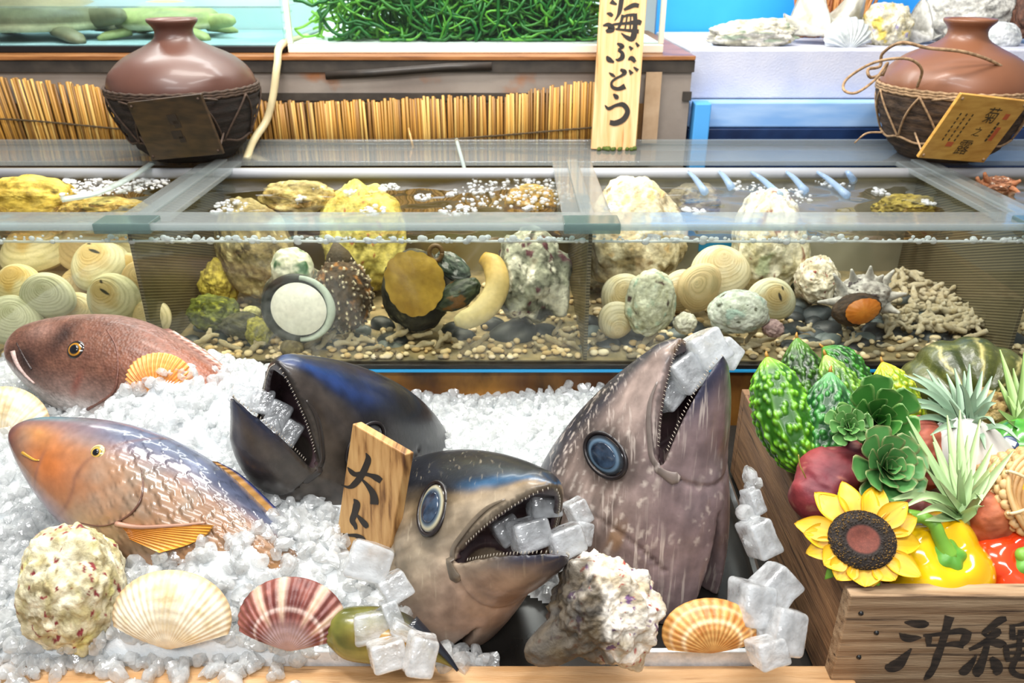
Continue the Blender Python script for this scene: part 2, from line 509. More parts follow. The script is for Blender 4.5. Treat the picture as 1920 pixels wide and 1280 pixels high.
# ---------------------------------------------------------------- the long tank
TX = (-1.2, -.618, .127, .86, 1.2)
WZ = .289
tank = thing('shellfish_tank', 'long low clear tank of shellfish in four compartments', 'tank', (0, 1.45, .056))
M_pane = clear('tank_pane', '#fcfdfb', gloss=.9)
M_acryl = clear('acrylic_rail', '#e6ecec', gloss=.75, haze=.2, haze_col='#eef2f2', bump=.001, bscale=12, rough=.08)
M_clip = clear('acrylic_clip', '#b9cbc8', gloss=1, haze=.25, haze_col='#a9bab8', rough=.1)
M_mesh = bpy.data.materials.new('perforated_divider'); M_mesh.use_nodes = True
def _mesh():
    N, L = M_mesh.node_tree.nodes, M_mesh.node_tree.links
    b = N['Principled BSDF']; out = N['Material Output']; b.inputs['Roughness'].default_value = .35
    tc = N.new('ShaderNodeTexCoord'); mp = N.new('ShaderNodeMapping'); mp.inputs['Rotation'].default_value = (.7, 0, 0); mp.inputs['Scale'].default_value = (1, 70, 150)
    L.new(tc.outputs['Object'], mp.inputs[0])
    ch = N.new('ShaderNodeTexWave'); ch.inputs['Scale'].default_value = .5; ch.bands_direction = 'Z'; ch.inputs['Distortion'].default_value = .3
    L.new(mp.outputs[0], ch.inputs[0])
    x = N.new('ShaderNodeMix'); x.data_type = 'RGBA'; x.inputs[6].default_value = (*C('#3f3a2c'), 1); x.inputs[7].default_value = (*C('#82795e'), 1)
    L.new(ch.outputs[1], x.inputs[0]); L.new(x.outputs[2], b.inputs['Base Color'])
    t = N.new('ShaderNodeBsdfTransparent'); mx = N.new('ShaderNodeMixShader'); mx.inputs[0].default_value = .78
    L.new(t.outputs[0], mx.inputs[1]); L.new(b.outputs[0], mx.inputs[2]); L.new(mx.outputs[0], out.inputs[0])
_mesh()
mk('base_strip', box((-1.2, 1.222, .056), (1.2, 1.69, .072)), mat('black_tank_base', '#15130f', '#241f18', scale=30, rough=.3), tank, bevel=.002)
mk('blue_edge', box((-.42, 1.2185, .0595), (1.2, 1.222, .0635)), mat('blue_edge_film', '#2f9ad0', rough=.3), tank, label='bright blue edge line on the black base')
mk('front_pane', box((TX[0], 1.2295, .072), (TX[4], 1.2355, .3134)), M_pane, tank)
mk('back_pane', box((TX[2], 1.672, .072), (TX[4], 1.684, .303)), mat('cloudy_tank_back', '#a19d88', '#86826c', scale=5, rough=.6, c3='#bdb9a6', scale3=3, ramp3=(.55, .8)), tank)
mk('back_pane', box((TX[0], 1.672, .072), (TX[2], 1.684, .303)), mat('murky_tank_back', '#857646', '#665936', scale=5, rough=.6, c3='#a39e80', scale3=3, ramp3=(.55, .8)), tank)
for k in (1, 2, 3):
    mk('divider', box((TX[k] - .003, 1.2365, .072), (TX[k] + .003, 1.671, .303)), M_mesh, tank)
    mk('cross_rail', box((TX[k] - .042, 1.301, .303), (TX[k] + .042, 1.699, .313)), M_acryl, tank, bevel=.002)
    mk('cross_strip', box((TX[k] - .012, 1.301, .3135), (TX[k] + .012, 1.699, .318)), M_acryl, tank, bevel=.001)
    mk('clip', box((TX[k] - .045, 1.214, .309), (TX[k] + .045, 1.262, .3265)), M_clip, tank, bevel=.002)
mk('front_rail', box((TX[0], 1.2175, .3135), (TX[4], 1.3, .3205)), M_acryl, tank, bevel=.002)
mk('front_bead', box((TX[0], 1.2165, .3135), (TX[4], 1.2285, .3245)), M_acryl, tank, bevel=.002)
mk('back_rail', box((TX[0], 1.70, .303), (TX[4], 1.87, .313)), M_acryl, tank, bevel=.002)
mk('back_bead', box((TX[0], 1.86, .313), (TX[4], 1.872, .325)), M_acryl, tank, bevel=.002)
mk('blue_reflection', box((.41, 1.6685, .122), (.56, 1.6718, .142)), mat('blue_reflection', '#2f9fd8', rough=.4), tank, label='bright blue reflection painted as a strip on the back wall')  # strip of colour standing in for blue reflected and refracted through the tank
mk('tank_floor', box((TX[0], 1.236, .072), (TX[4], 1.672, .0745)), mat('tank_sand', '#a3916a', '#6b6248', scale=30, rough=.8), tank)

waters = (('#fbf8ea', 'yellowish water in the far compartment filled with clams'), ('#faf7ec', 'olive water in the compartment of the big sea snails'),
          ('#fbfbf8', 'clear greyish water in the compartment of the spiny snail'), ('#fafaf6', 'clear water beyond the last divider beneath the right jar'))
for k in range(4):
    x0, x1 = TX[k] + .0045, TX[k + 1] - .0045
    nu, nv = max(8, int((x1 - x0) / .012)), 36
    X, Y = np.meshgrid(np.linspace(x0, x1, nu), np.linspace(1.237, 1.671, nv), indexing='ij')
    top = WZ + .0035 * fbm(np.stack([X * 22, Y * 30, X * 0 + k], -1), 5, 3)
    g = G(); g.add(np.stack([X, Y, top], -1), grid_faces(nu, nv))
    bot = np.stack([X[:, 0], Y[:, 0], np.full(nu, .076)], -1)
    fr = np.concatenate([np.stack([X[:, 0], Y[:, 0], top[:, 0]], -1), bot]); g.add(fr, [(i + 1, i, i + nu, i + nu + 1) for i in range(nu - 1)])
    mk('water', g, clear('water_%d' % k, waters[k][0], gloss=1, rough=.02, ior=1.33), label=waters[k][1], cat='water', kind='stuff')

# pipe, jets, hoses
mk('water_pipe', tube([(TX[0] + .02, 1.645, .3), (-.1, 1.645, .3), (TX[4] - .02, 1.645, .3)], .0115, 16), mat('grey_pvc', '#a9abb0', rough=.35), label='long grey plastic pipe along the back of the tank', cat='pipe')
M_jet = clear('water_jet', '#dfeefc', gloss=1, haze=.45, haze_col='#cfe6ff')
for i, (a, b, c, d) in enumerate(((1290, 322, 1322, 360), (1348, 322, 1372, 352), (1408, 322, 1462, 366), (1474, 322, 1510, 358), (1532, 322, 1588, 366), (1586, 322, 1600, 338))):
    p = np.array([at(a, b, Y=1.63), at(.6 * a + .4 * c, .6 * b + .4 * d - 3, Y=1.6), at(c, d, z=WZ + .003)])
    mk('water_jet', tube(spline(p, 8), np.linspace(.003, .008, 8), 8), M_jet, label='thin blue white water jet squirting from the grey pipe', cat='water', group='jets from the grey pipe')
M_hose = clear('clear_hose', '#e8f0ee', gloss=1, haze=.45, haze_col='#e4eeec')
h = [at(285, 306, Y=1.66), at(240, 335, Y=1.55), at(180, 362, Y=1.46), at(115, 374, Y=1.42)]
mk('clear_hose', tube(spline(h, 30), np.linspace(.008, .011, 30), 10, flat=.45), M_hose, label='clear flat hose lying on the water beside the left jar', cat='hose')
for (a, b, c, d) in ((856, 262, 876, 335),):
    mk('air_tube', tube(spline([at(a, b, Y=1.80), at((a + c) / 2 - 1, 295, Y=1.72), at(c, d, z=WZ)], 12), .0042, 10), M_hose, label='short clear air tube dipping into the middle of the tank', cat='tube')
mk('wood_splinter', tube([at(766, 240, Y=1.885), at(775, 278, Y=1.86)], [.0022, .003], 6), M_wood_h, label='thin loose reed hanging below the reed screen', cat='reed')
h = [(-.53, 2.2, .52), at(528, 84, Y=1.95), at(520, 120, Y=1.895), at(512, 180, Y=1.885), at(500, 225, Y=1.875), at(480, 256, Y=1.84), at(470, 275, Y=1.80), at(462, 300, Y=1.74)]
mk('beige_hose', tube(spline(h, 40), .0085, 12), mat('beige_rubber', '#d9c79c', rough=.35), label='beige rubber hose hanging over the wooden ledge beside the left jar', cat='hose')

# foam: bubbles along the front glass and rafts on the water
rng = np.random.default_rng(5)
bv, bf = ball(10, 6)
def bubbles(cx, cy, rx, ry, n, rmin=.002, rmax=.006):
    g = G()
    for i in range(n):
        a, q = rng.random() * 2 * PI, math.sqrt(rng.random())
        r = rmin + (rmax - rmin) * rng.random() ** 2
        g.add(bv * [r, r, r * .6] + [cx + rx * q * math.cos(a), cy + ry * q * math.sin(a), WZ + .001], bf)
    return g
M_bub = clear('bubble_film', '#f7fbff', gloss=1.0, haze=.35, haze_col='#ffffff', rough=.05, ior=1.5)
M_foam = clear('foam_skin', '#f7fbff', gloss=1.0, haze=.85, haze_col='#ffffff', rough=.1, ior=1.5)
rafts = [(430, 388, 30, 16, 50), (640, 326, 26, 8, 30), (588, 352, 12, 6, 14), (655, 360, 12, 7, 20), (728, 352, 20, 9, 36), (700, 396, 26, 12, 46), (795, 370, 16, 9, 26), (1300, 396, 22, 9, 30), (1142, 388, 18, 9, 26), (1650, 360, 14, 8, 18), (1740, 380, 10, 5, 10), (860, 395, 34, 12, 50), (560, 372, 12, 5, 10), (1475, 368, 46, 20, 50), (1400, 350, 40, 12, 36), (1560, 345, 30, 12, 26)]
for i, (px, py, rx, ry, n) in enumerate(rafts):
    c = at(px, py, z=WZ); t = c[1] / ray(px, py)[1]
    mk('bubble_raft', bubbles(c[0], c[1], rx * t / FPX, ry * 3 * t / FPX, n), M_bub, label='small raft of bubbles floating on the tank water', cat='bubbles', group='bubble rafts on the tank water', kind='stuff')
c = at(195, 345, z=WZ)
mk('foam', bubbles(c[0], c[1], .13, .09, 420, .002, .007), M_foam, label='white foam patch on the water in front of the left jar', cat='foam', kind='stuff')
c = at(960, 360, z=WZ)
mk('foam', bubbles(c[0], c[1], .13, .12, 260, .002, .006), M_bub, label='churned white foam near the middle cross rail', cat='foam', kind='stuff')
g = G()
for i in range(620):
    x = TX[0] + .01 + rng.random() * (TX[4] - TX[0] - .02); r = .0016 + .004 * rng.random() ** 2
    dens = .35 if x < -.62 else (1 if x < .13 else .6)
    if rng.random() < dens: g.add(bv * [r * 1.3, r * .7, r] + [x, 1.2385 + .012 * rng.random() ** 2, WZ + .003 * (rng.random() - .3) + (.004 if rng.random() < .3 else 0)], bf)
x = np.linspace(TX[0] + .006, TX[4] - .006, 220)
g.add(*tube(np.stack([x, np.full_like(x, 1.2395), WZ + .0012 * fbm(np.stack([x * 40, x * 0, x * 0], -1), 3, 3)], 1), .0022, 6))
mk('foam_line', g, M_foam, label='white foam line along the front glass at the water level', cat='foam', kind='stuff')

# ---------------------------------------------------------------- behind the tank
cab = thing('aquarium_cabinet', 'old wooden cabinet with black tape and rusty tin under the aquariums', 'cabinet', (-.5, 2.1, -.9))
CX1 = .412
mk('carcass', box((-1.7, 1.915, -.9), (CX1, 2.6, .494)), mat('stained_tin', '#94897f', '#7d7168', scale=6, rough=.5, bump=.0006, c3='#9b5a20', scale3=8, ramp3=(.58, .74)), cab)
mk('ledge_board', box((-1.7, 1.905, .494), (CX1 + .004, 2.6, .504)), mat('wet_red_wood', '#a06a3c', '#74451f', scale=10, stretch=(1, 8, 8), rough=.4), cab, bevel=.002)
g = G(); g.add(*box((-1.7, 1.909, .468), (CX1 + .004, 1.916, .493))); g.add(*box((-.75, 1.909, .405), (.1, 1.9155, .422))); g.add(*box((.395, 1.909, .405), (CX1 + .003, 1.9155, .425)))
mk('black_tape', g, mat('black_tape', '#2c2621', '#3f372f', scale=20, rough=.6, bump=.0008), cab, smooth=False)
p = np.array([at(610, 142, Y=1.905), at(700, 137, Y=1.905), at(840, 126, Y=1.905), at(922, 124, Y=1.905)])
mk('loose_tape', tube(p, .009, 4, flat=.12, up=(0, -1, 0)), mat('dark_tape_strip', '#39312b', '#2a2521', scale=30, rough=.5), cab, label='curling dark strip of tape')
mk('cardboard_patch', box((at(1207, 200, Y=1.9)[0], 1.896, .31), (at(1236, 200, Y=1.9)[0], 1.9, at(1220, 135, Y=1.9)[2])), mat('cardboard', '#c0a384', '#a98b6b', scale=20, rough=.8), cab)

# reed screen
def top_y(px): return float(curve([-120, 0, 120, 230, 420, 640, 820, 960, 1040, 1200], [150, 145, 153, 166, 186, 190, 182, 178, 160, 146])(px))
mk('added_shade_sheet', box((-1.34, 1.9, .26), (.33, 1.905, .40)), mat('reed_gap_shade', '#6b4a22', '#4a3015', scale=20, rough=.9), cab)  # dark sheet added behind the reeds as the shade in their gaps
g = G(); random.seed(3)
xw = -1.32
cols = [C('#b8893f'), C('#9a6c2a'), C('#c9a258'), C('#7a5420'), C('#a97a32')]
while xw < .36:
    px = 960 + xw * FPX / 1.86
    skew = .03 * max(0, (150 - px) / 250) + .004 * random.uniform(-1, 1)
    zt = at(px, top_y(px) + random.uniform(-3, 5), Y=1.89)[2]
    r = random.uniform(.0026, .0038)
    y = 1.893 + random.uniform(-.003, .003)
    if not (px > 1195):
        g.add(*tube([(xw, y, .26), (xw - skew * .5, y, (.26 + zt) / 2), (xw - skew, y, zt)], r, 6), c=random.choice(cols) * random.uniform(.8, 1.15))
    xw += random.uniform(.0042, .0062)
reed = thing('reed_screen', 'golden reed screen tied across the front of the cabinet', 'screen', (-.45, 1.89, .26))
mk('reeds', g, mat('reeds', '#ffffff', vc=True, scale=40, stretch=(1, 1, .2), rough=.5, grain=.2), reed)
cy = curve([-120, 0, 230, 460, 640, 820, 960, 1100, 1200], [222, 223, 242, 262, 269, 262, 252, 240, 234])
for k, off in enumerate((0, 1)):
    xs = np.linspace(-110, 1195, 120)
    p = np.array([at(a, float(cy(a)) + 1.2 * math.sin(a * .35 + k * PI), Y=1.8855) for a in xs])
    mk('binding_cord', tube(p, .0016, 6), mat('dark_cord', '#4a3a22', rough=.8), reed)

# aquariums on the cabinet
M_aqua = clear('aquarium_pane', '#f3f9f8', gloss=.9)
aq = thing('turtle_aquarium', 'glass aquarium on a black base holding softshell turtles', 'aquarium', (-1.05, 2.15, .504))
x1 = at(535, 60, Y=1.98)[0]
mk('base', box((-1.65, 1.965, .504), (x1, 2.42, .519)), M_black, aq, bevel=.002)
mk('floor_sheet', box((-1.645, 1.975, .519), (x1 - .006, 2.405, .521)), mat('aqua_floor', '#a5bcc2', '#8ba4aa', scale=6, rough=.5), aq)
mk('front_pane', box((-1.65, 1.968, .519), (x1, 1.972, .86)), M_aqua, aq)
mk('side_pane', box((x1 - .004, 1.972, .519), (x1, 2.41, .86)), M_aqua, aq)
mk('back_pane', box((-1.65, 2.41, .519), (x1, 2.416, .86)), mat('pale_blue_back', '#a9c3cb', '#c3d2d3', scale=3, rough=.5), aq)
g = G()
for a, b, hcol in ((-1.3, -1.2, '#d8b94a'), (-1.17, -1.08, '#5fb0d8'), (-1.04, -.96, '#e4e2c8'), (-.94, -.86, '#d5603e'), (-.84, -.7, '#dfe9e6'), (-1.5, -1.36, '#e8e4d0')):
    g.add(*box((a, 2.402, .662), (b, 2.4095, .76)), c=C(hcol))
mk('back_poster', g, M_vc, aq, smooth=False)
mk('water_edge', box((-1.64, 1.9735, .60), (x1 - .005, 2.405, .604)), clear('aqua_water', '#e9f4f3', gloss=1, haze=.12), aq)
def turtle(name, cx, cy, d, s, colr, head_dir, label):
    t = thing(name, label, 'turtle', at(cx, cy, d=d) * [1, 1, 0] + [0, 0, .519], 'turtles in the left aquarium')
    b = at(cx, cy, d=d); z0 = .520
    v, f = ball(40, 24); n = fbm(v * 3, 8, 3)
    dome = v * np.array([s, s * .8, s * .36]) * (1 + .05 * n)[:, None]; dome[:, 2] = np.maximum(dome[:, 2], -.12 * s)
    cc = mixc(C(colr), C(colr) * .55, sstep(-.1, .4, n)) * 1
    under = (v[:, 2] < -.1)[:, None]; cc = np.where(under, C('#cfc7a0'), cc)
    mk('shell', (dome + [b[0], b[1], z0 + .14 * s + .02], f, cc), M_vc, t)
    hx = head_dir
    path = np.array([(b[0] + hx * s * .8, b[1] - .02, z0 + .26 * s), (b[0] + hx * s * 1.05, b[1] - .04, z0 + .3 * s), (b[0] + hx * s * 1.3, b[1] - .06, z0 + .32 * s), (b[0] + hx * s * 1.42, b[1] - .065, z0 + .3 * s)])
    mk('head', tube(spline(path, 16), np.interp(np.linspace(0, 1, 16), [0, .6, .85, 1], [.15 * s, .12 * s, .08 * s, .02 * s]), 14) + (C(colr) * 1.05,), M_vc, t)
    for sx in (-1, 1):
        for sy in (-1, 1):
            q = np.array([(b[0] + sx * s * .55, b[1] + sy * s * .5, z0 + .14 * s), (b[0] + sx * s * .85, b[1] + sy * s * .75, z0 + .08 * s), (b[0] + sx * s * 1.0, b[1] + sy * s * .85, z0 + .03 * s)])
            mk('foot', tube(spline(q, 9), np.interp(np.linspace(0, 1, 9), [0, .6, 1], [.14 * s, .13 * s, .06 * s]), 10, flat=.6) + (C(colr) * .9,), M_vc, t)
turtle('turtle', 70, 45, 2.0, .18, '#7a7458', 1, 'large dark mottled softshell turtle at the end of the aquarium')
turtle('turtle', 320, 60, 2.05, .135, '#a9ac70', 1, 'pale green softshell turtle behind the jar with the dark plaque')

aq2 = thing('seaweed_aquarium', 'white framed aquarium full of green sea grape seaweed', 'aquarium', (-.1, 2.15, .504))
xa, xb = at(541, 60, Y=1.98)[0], at(1243, 60, Y=1.98)[0]
M_fr = mat('cream_frame', '#f3ead6', rough=.35)
mk('bottom_frame', box((xa, 1.955, .504), (xb, 2.42, .524)), M_fr, aq2, bevel=.003)
for a in (xa, xb - .012): mk('corner_post', box((a, 1.957, .524), (a + .012, 1.97, .86)), M_fr, aq2, bevel=.002)
mk('front_pane', box((xa + .012, 1.96, .524), (xb - .012, 1.964, .86)), M_aqua, aq2)
mk('back_pane', box((xa, 2.41, .524), (xb, 2.416, .86)), mat('aqua_white_back', '#dbe8e6', '#c2d6dc', scale=3, rough=.5), aq2)
mk('bottom_sheet', box((xa + .013, 1.966, .5245), (xb - .013, 2.405, .527)), M_white, aq2)
g = G(); rs = np.random.default_rng(8)
for i in range(1300):
    c = np.array([at(640 + 470 * rs.beta(1.3, 1.0), 60, Y=2.12)[0], 1.98 + .32 * rs.random() ** 1.5, .53 + .16 * rs.random()])
    n = 5; p = [c]; dv = nrm(rs.normal(size=3) * [1, .7, .7])
    for k in range(n):
        dv = nrm(dv + rs.normal(size=3) * .5); q = p[-1] + dv * .028
        q[2] = np.clip(q[2], .532, .8); q[1] = np.clip(q[1], 1.972, 2.38); q[0] = np.clip(q[0], xa + .02, xb - .02); p.append(q)
    g.add(*tube(spline(p, 11), rs.uniform(.002, .0042), 6), c=mixc(C('#14601c'), C('#6fb436'), rs.random() ** 2.5))
for i in range(60):
    c = np.array([at(600 + 120 * rs.random(), 60, Y=2.1)[0], 1.99 + .25 * rs.random(), .535 + .12 * rs.random()]); p = [c]; dv = nrm(rs.normal(size=3))
    for k in range(4):
        dv = nrm(dv + rs.normal(size=3) * .5); q = p[-1] + dv * .022
        q[2] = np.clip(q[2], .532, .8); q[1] = np.clip(q[1], 1.972, 2.38); p.append(q)
    g.add(*tube(spline(p, 9), .003, 6), c=C('#8fd04a'))
mk('seaweed', g, M_leaf, label='tangled green sea grape seaweed inside the white framed aquarium', cat='seaweed', kind='stuff')

# upright plank sign
def plank(name, Pb, n, xdir, w, h, th, m, parent=None, bevel=.0015, **kw):
    n = nrm(n); xdir = nrm(np.asarray(xdir) - n * np.dot(xdir, n)); y = np.cross(n, xdir)
    R = np.stack([xdir, y, n], 1)
    return mk(name, slab(np.asarray(Pb) + y * h / 2 - n * th / 2, R, w, h, th), m, parent, smooth=False, bevel=bevel, **kw)

def brush(strokes, conv, P0, n, lift=.0006):
    """ink strokes: each a list of (x, y, width) given in the photo, laid on the sign's own plane"""
    g = G(); n = nrm(n)
    for q, st in enumerate(strokes):
        a = np.array([(*conv(x, y), w) for x, y, w in st], float)
        k = max(12, 6 * len(a)); a = spline(a, k)
        t = np.gradient(a[:, :2], axis=0); t /= np.maximum(1e-6, np.linalg.norm(t, axis=1))[:, None]
        sc = conv.k / 2
        L_ = [(a[i, 0] - t[i, 1] * a[i, 2] * sc, a[i, 1] + t[i, 0] * a[i, 2] * sc) for i in range(k)]
        R_ = [(a[i, 0] + t[i, 1] * a[i, 2] * sc, a[i, 1] - t[i, 0] * a[i, 2] * sc) for i in range(k)]
        v = [onplane(x, y, P0, n) + n * (lift + q * .00003) for x, y in L_ + R_]
        g.add(v, [(i, i + 1, k + i + 1, k + i) for i in range(k - 1)])
    return g
class Conv:
    def __init__(s, ox, oy, k): s.ox, s.oy, s.k = ox, oy, 1 / k; s.q = 1 / k
    def __call__(s, x, y): return s.ox + x * s.q, s.oy + y * s.q

sg = thing('plank_sign', 'tall pale plank sign lettered in black brush script', 'sign', at(1150, 281, z=.313))
Pb = at(1150, 281, z=.3135); n_ = nrm((0.02, -1, .16))
xd = (1, 0, -.035)
plank('board', Pb, n_, xd, .10, .46, .014, mat('pale_cedar', '#eac594', '#d9a76b', scale=9, stretch=(14, 1, 1), rough=.55, c3='#a5682c', scale3=8, ramp3=(.62, .8)), sg)
cv = Conv(1100, 0, 4.416)
S_umi = [[(165, 110, 10), (195, 118, 34), (215, 132, 24)], [(135, 213, 14), (180, 205, 38), (205, 240, 58), (160, 262, 26)], [(200, 10, 44), (225, 26, 30), (250, 36, 12)],
         [(292, -30, 40), (275, 80, 38), (258, 130, 22), (232, 172, 8)], [(308, 82, 18), (350, 60, 34), (395, 42, 38), (432, 48, 34)],
         [(300, 122, 26), (285, 180, 24), (262, 236, 22)], [(288, 142, 16), (340, 126, 22), (398, 122, 26)], [(398, 112, 40), (402, 190, 36), (392, 280, 50), (372, 322, 44), (325, 305, 30), (285, 272, 8)],
         [(172, 216, 10), (240, 200, 20), (340, 192, 24), (420, 182, 44), (452, 192, 36)], [(238, 240, 16), (330, 250, 22), (432, 260, 34)], [(335, 130, 14), (318, 240, 14)], [(365, 128, 12), (360, 240, 14)]]
S_bu = [[(252, 358, 14), (285, 376, 38), (300, 388, 22), (262, 412, 20)], [(258, 414, 18), (292, 436, 30), (294, 474, 40), (262, 496, 26), (238, 490, 8)], [(165, 464, 14), (185, 492, 44), (226, 516, 14)], [(342, 496, 8), (372, 482, 40), (402, 512, 26)],
        [(352, 382, 14), (376, 410, 34)], [(406, 352, 14), (430, 384, 28)]]
S_do = [[(184, 600, 8), (212, 620, 26), (236, 634, 10)], [(278, 574, 20), (314, 596, 40), (290, 624, 22), (240, 650, 20), (206, 682, 20), (214, 720, 28), (262, 735, 32), (318, 712, 46)], [(350, 578, 12), (374, 612, 38)], [(388, 554, 12), (424, 584, 30)]]
S_u = [[(220, 776, 12), (246, 802, 40), (262, 816, 16)], [(150, 870, 8), (182, 898, 28), (240, 872, 26), (302, 866, 40), (338, 920, 42), (306, 985, 46), (240, 1018, 46), (190, 1012, 40)]]
mk('lettering', brush(S_umi + S_bu + S_do + S_u, cv, Pb, n_), M_ink, sg, smooth=False)
g = G()
for i in range(26):
    p = at(1112 + 78 * rng.random(), 278 + 4 * rng.random(), z=.3145) + [0, -.002, .002]
    g.add(*tr((bv, bf), s=.003 + .003 * rng.random(), t=p))
mk('moss', g, mat('wet_moss', '#4d5b1e', rough=.9), sg, label='dark green moss at the foot')

# right hand side: foam shelf with shells, blue backdrop
shelf = thing('foam_shelf', 'white foam shelf carrying large pale shells before a blue panel', 'shelf', (1.05, 2.2, -.9))
mk('top_block', box((CX1 + .01, 2.0, .395), (1.75, 2.5, .508)), M_styro, shelf, bevel=.004)
mk('lower_step', box((CX1 + .01, 1.955, .335), (1.75, 2.0, .395)), mat('bluish_foam', '#9fbfe6', '#7aa6dc', scale=6, stretch=(1, 1, 6), rough=.5), shelf, bevel=.004)
mk('dark_base', box((CX1 + .01, 1.945, -.9), (1.75, 2.5, .334)), mat('deep_blue_plastic', '#101f40', '#1c3560', scale=14, rough=.35), shelf, bevel=.002)
mk('backdrop_panel', box((CX1 + .01, 2.51, -.9), (1.75, 2.53, 1.3)), mat('bright_blue_panel', '#1d8fe6', '#3aa7ee', scale=2, rough=.5), label='bright blue panel behind the big white shells', cat='panel')
mk('blue_post', box((CX1 + .012, 1.90, -.9), (CX1 + .05, 1.944, .40)), mat('sky_blue_plastic', '#4f9fe0', rough=.4), label='small sky blue plastic box beside the cabinet corner', cat='box', bevel=.003)
# ---------------------------------------------------------------- jars
def jar(px, label, plaque_px, tilt, rot, dark):
    cx = at(px, 200, Y=1.755)[0]; cy = 1.755; z0 = .3135
    t = thing('awamori_jar', label, 'jar', (cx, cy, z0), 'awamori jars on the tank rail')
    prof = curve([0, .02, .08, .135, .16, .185, .208, .225, .238, .25, .262, .272], [.078, .1, .134, .149, .147, .132, .103, .067, .045, .038, .040, .049])
    zs = np.linspace(0, .272, 46)
    pr = [(.001, .0)] + [(float(prof(z)), z) for z in zs] + [(.0505, .276), (.049, .279), (.044, .277), (.034, .262), (.03, .25), (.001, .25)]
    v, f = lathe(pr, 64, (cx, cy, z0))
    # relief of leaves on the shoulder
    P = v - [cx, cy, z0]; ang = np.arctan2(P[:, 1], P[:, 0])
    for a0 in ((-2.45, -.75) if dark else (-2.2,)):
        da = ang - a0
        blob = np.exp(-(da / .17) ** 2 - ((P[:, 2] - .178) / .016) ** 2) * (P[:, 2] < .22)
        v = v + (nrm([math.cos(a0), math.sin(a0), .6])[None] * (.009 * blob * (.6 + .4 * np.sin(da * 60) * np.sin(P[:, 2] * 500)))[:, None])
    mk('body', (v, f), mat('brown_stoneware', '#5b3a2f' if dark else '#7d5037', '#472c25' if dark else '#6c432d', scale=5, rough=.42, coat=.12), t)
    k = [(float(prof(z)) + .0035 + .002 * math.sin(z * 300), z) for z in np.linspace(.002, .138, 22)] + [(.1495, .143), (.146, .14)]
    v, f = lathe([(.05, .001)] + k, 72, (cx, cy, z0))
    v = v + (fbm((v) * 160, 4, 3)[:, None] * .003) * nrm([1, 1, .2])
    mk('coir_sleeve', (v, f), mat('dark_coir' if dark else 'brown_coir', '#2a1d16' if dark else '#5b4634', '#17100c' if dark else '#2c2019', scale=40, stretch=(1, 1, 5), rough=.9, bump=.003, bscale=160), t)
    M_rope = mat('coir_rope', '#4a372a' if dark else '#a98a68', '#33251c' if dark else '#7d6247', scale=120, rough=.85, bump=.001, bscale=300)
    def onjar(a, z, off=.007): r = float(prof(min(z, .27))) + off; return (cx + r * math.cos(a), cy + r * math.sin(a), z0 + z)
    g = G()
    for q in range(3):
        g.add(*tube([onjar(a, .139 + q * .005 + .001 * math.sin(a * 40 + q), .004) for a in np.linspace(0, 2 * PI, 120)], .0032, 8))
    nn = 9
    for q in range(nn):
        a0 = 2 * PI * q / nn + .35
        for s in (-1, 1):
            g.add(*tube([onjar(a0 + s * PI / nn * u, .138 - .092 * u + .006 * math.sin(u * 3)) for u in np.linspace(0, 1, 14)], .0022, 7))
    g.add(*tube([onjar(a, .046 + .004 * math.cos(a * nn)) for a in np.linspace(0, 2 * PI, 90)], .0025, 7))
    mk('rope_net', g, M_rope, t)
    # plaque
    (ax, ay), xa, ya = plaque_px
    P0 = at(ax, ay, Y=rot); kp = np.dot(P0 - EYE, FWD) / FPX
    x = xa[0] * RGT + xa[1] * UPV + xa[2] * FWD; y = ya[0] * RGT + ya[1] * UPV + ya[2] * FWD
    w, h = np.linalg.norm(x) * kp, np.linalg.norm(y) * kp
    x = nrm(x); y = nrm(y - x * np.dot(x, nrm(y)) * np.linalg.norm(y)); n = nrm(np.cross(x, y))
    pl = mk('plaque', slab(P0, np.stack([x, y, n], 1), w, h, .007), mat('dark_board' if dark else 'golden_board', '#3f2c17' if dark else '#c99a4a', '#22170b' if dark else '#b07f34', scale=8, stretch=(3, 1, 12), rough=.45), t, smooth=False, bevel=.001)
    P1 = P0 + n * .0035
    for sx in (-1, 1):
        for sy in (-1, 1):
            mk('peg', tr((bv, bf), s=.003, t=P1 + x * sx * (w / 2 - .008) + y * sy * (h / 2 - .008)), M_rope, pl)
    for sx in (-1, 1):
        for sy in (-1, 1):
            e = P0 + x * sx * (w / 2 - .008) + y * sy * (h / 2 - .008)
            a = math.atan2(e[1] - cy, e[0] - cx) + sx * .28
            mk('tie_cord', tube(spline([e, (e + np.array(onjar(a, .1 + sy * .035))) / 2, onjar(a, .1 + sy * .035)], 8), .002, 7), M_rope, t)
    return t, cx, cy, z0, onjar, M_rope, pl, P1, x, y, n, w, h

def kanji(ch, c, x, y, n, size, m, parent, name='lettering', ang=0):
    cu = bpy.data.curves.new('txt', 'FONT'); cu.body = ch; cu.size = 1; cu.align_x = 'CENTER'; cu.align_y = 'CENTER'
    o = bpy.data.objects.new('txt', cu); scn.collection.objects.link(o)
    dg = bpy.context.evaluated_depsgraph_get(); dg.update()
    me = o.evaluated_get(dg).to_mesh()
    v = np.array([q.co[:] for q in me.vertices]); f = [tuple(p.vertices) for p in me.polygons]
    o.evaluated_get(dg).to_mesh_clear(); bpy.data.objects.remove(o)
    if not len(v): return None
    v[:, :2] -= (v[:, :2].min(0) + v[:, :2].max(0)) / 2
    ca, sa = math.cos(ang), math.sin(ang)
    X = v[:, 0] * ca - v[:, 1] * sa; Y_ = v[:, 0] * sa + v[:, 1] * ca
    return (np.asarray(c) + X[:, None] * x * size + Y_[:, None] * y * size + n * .0007, f)

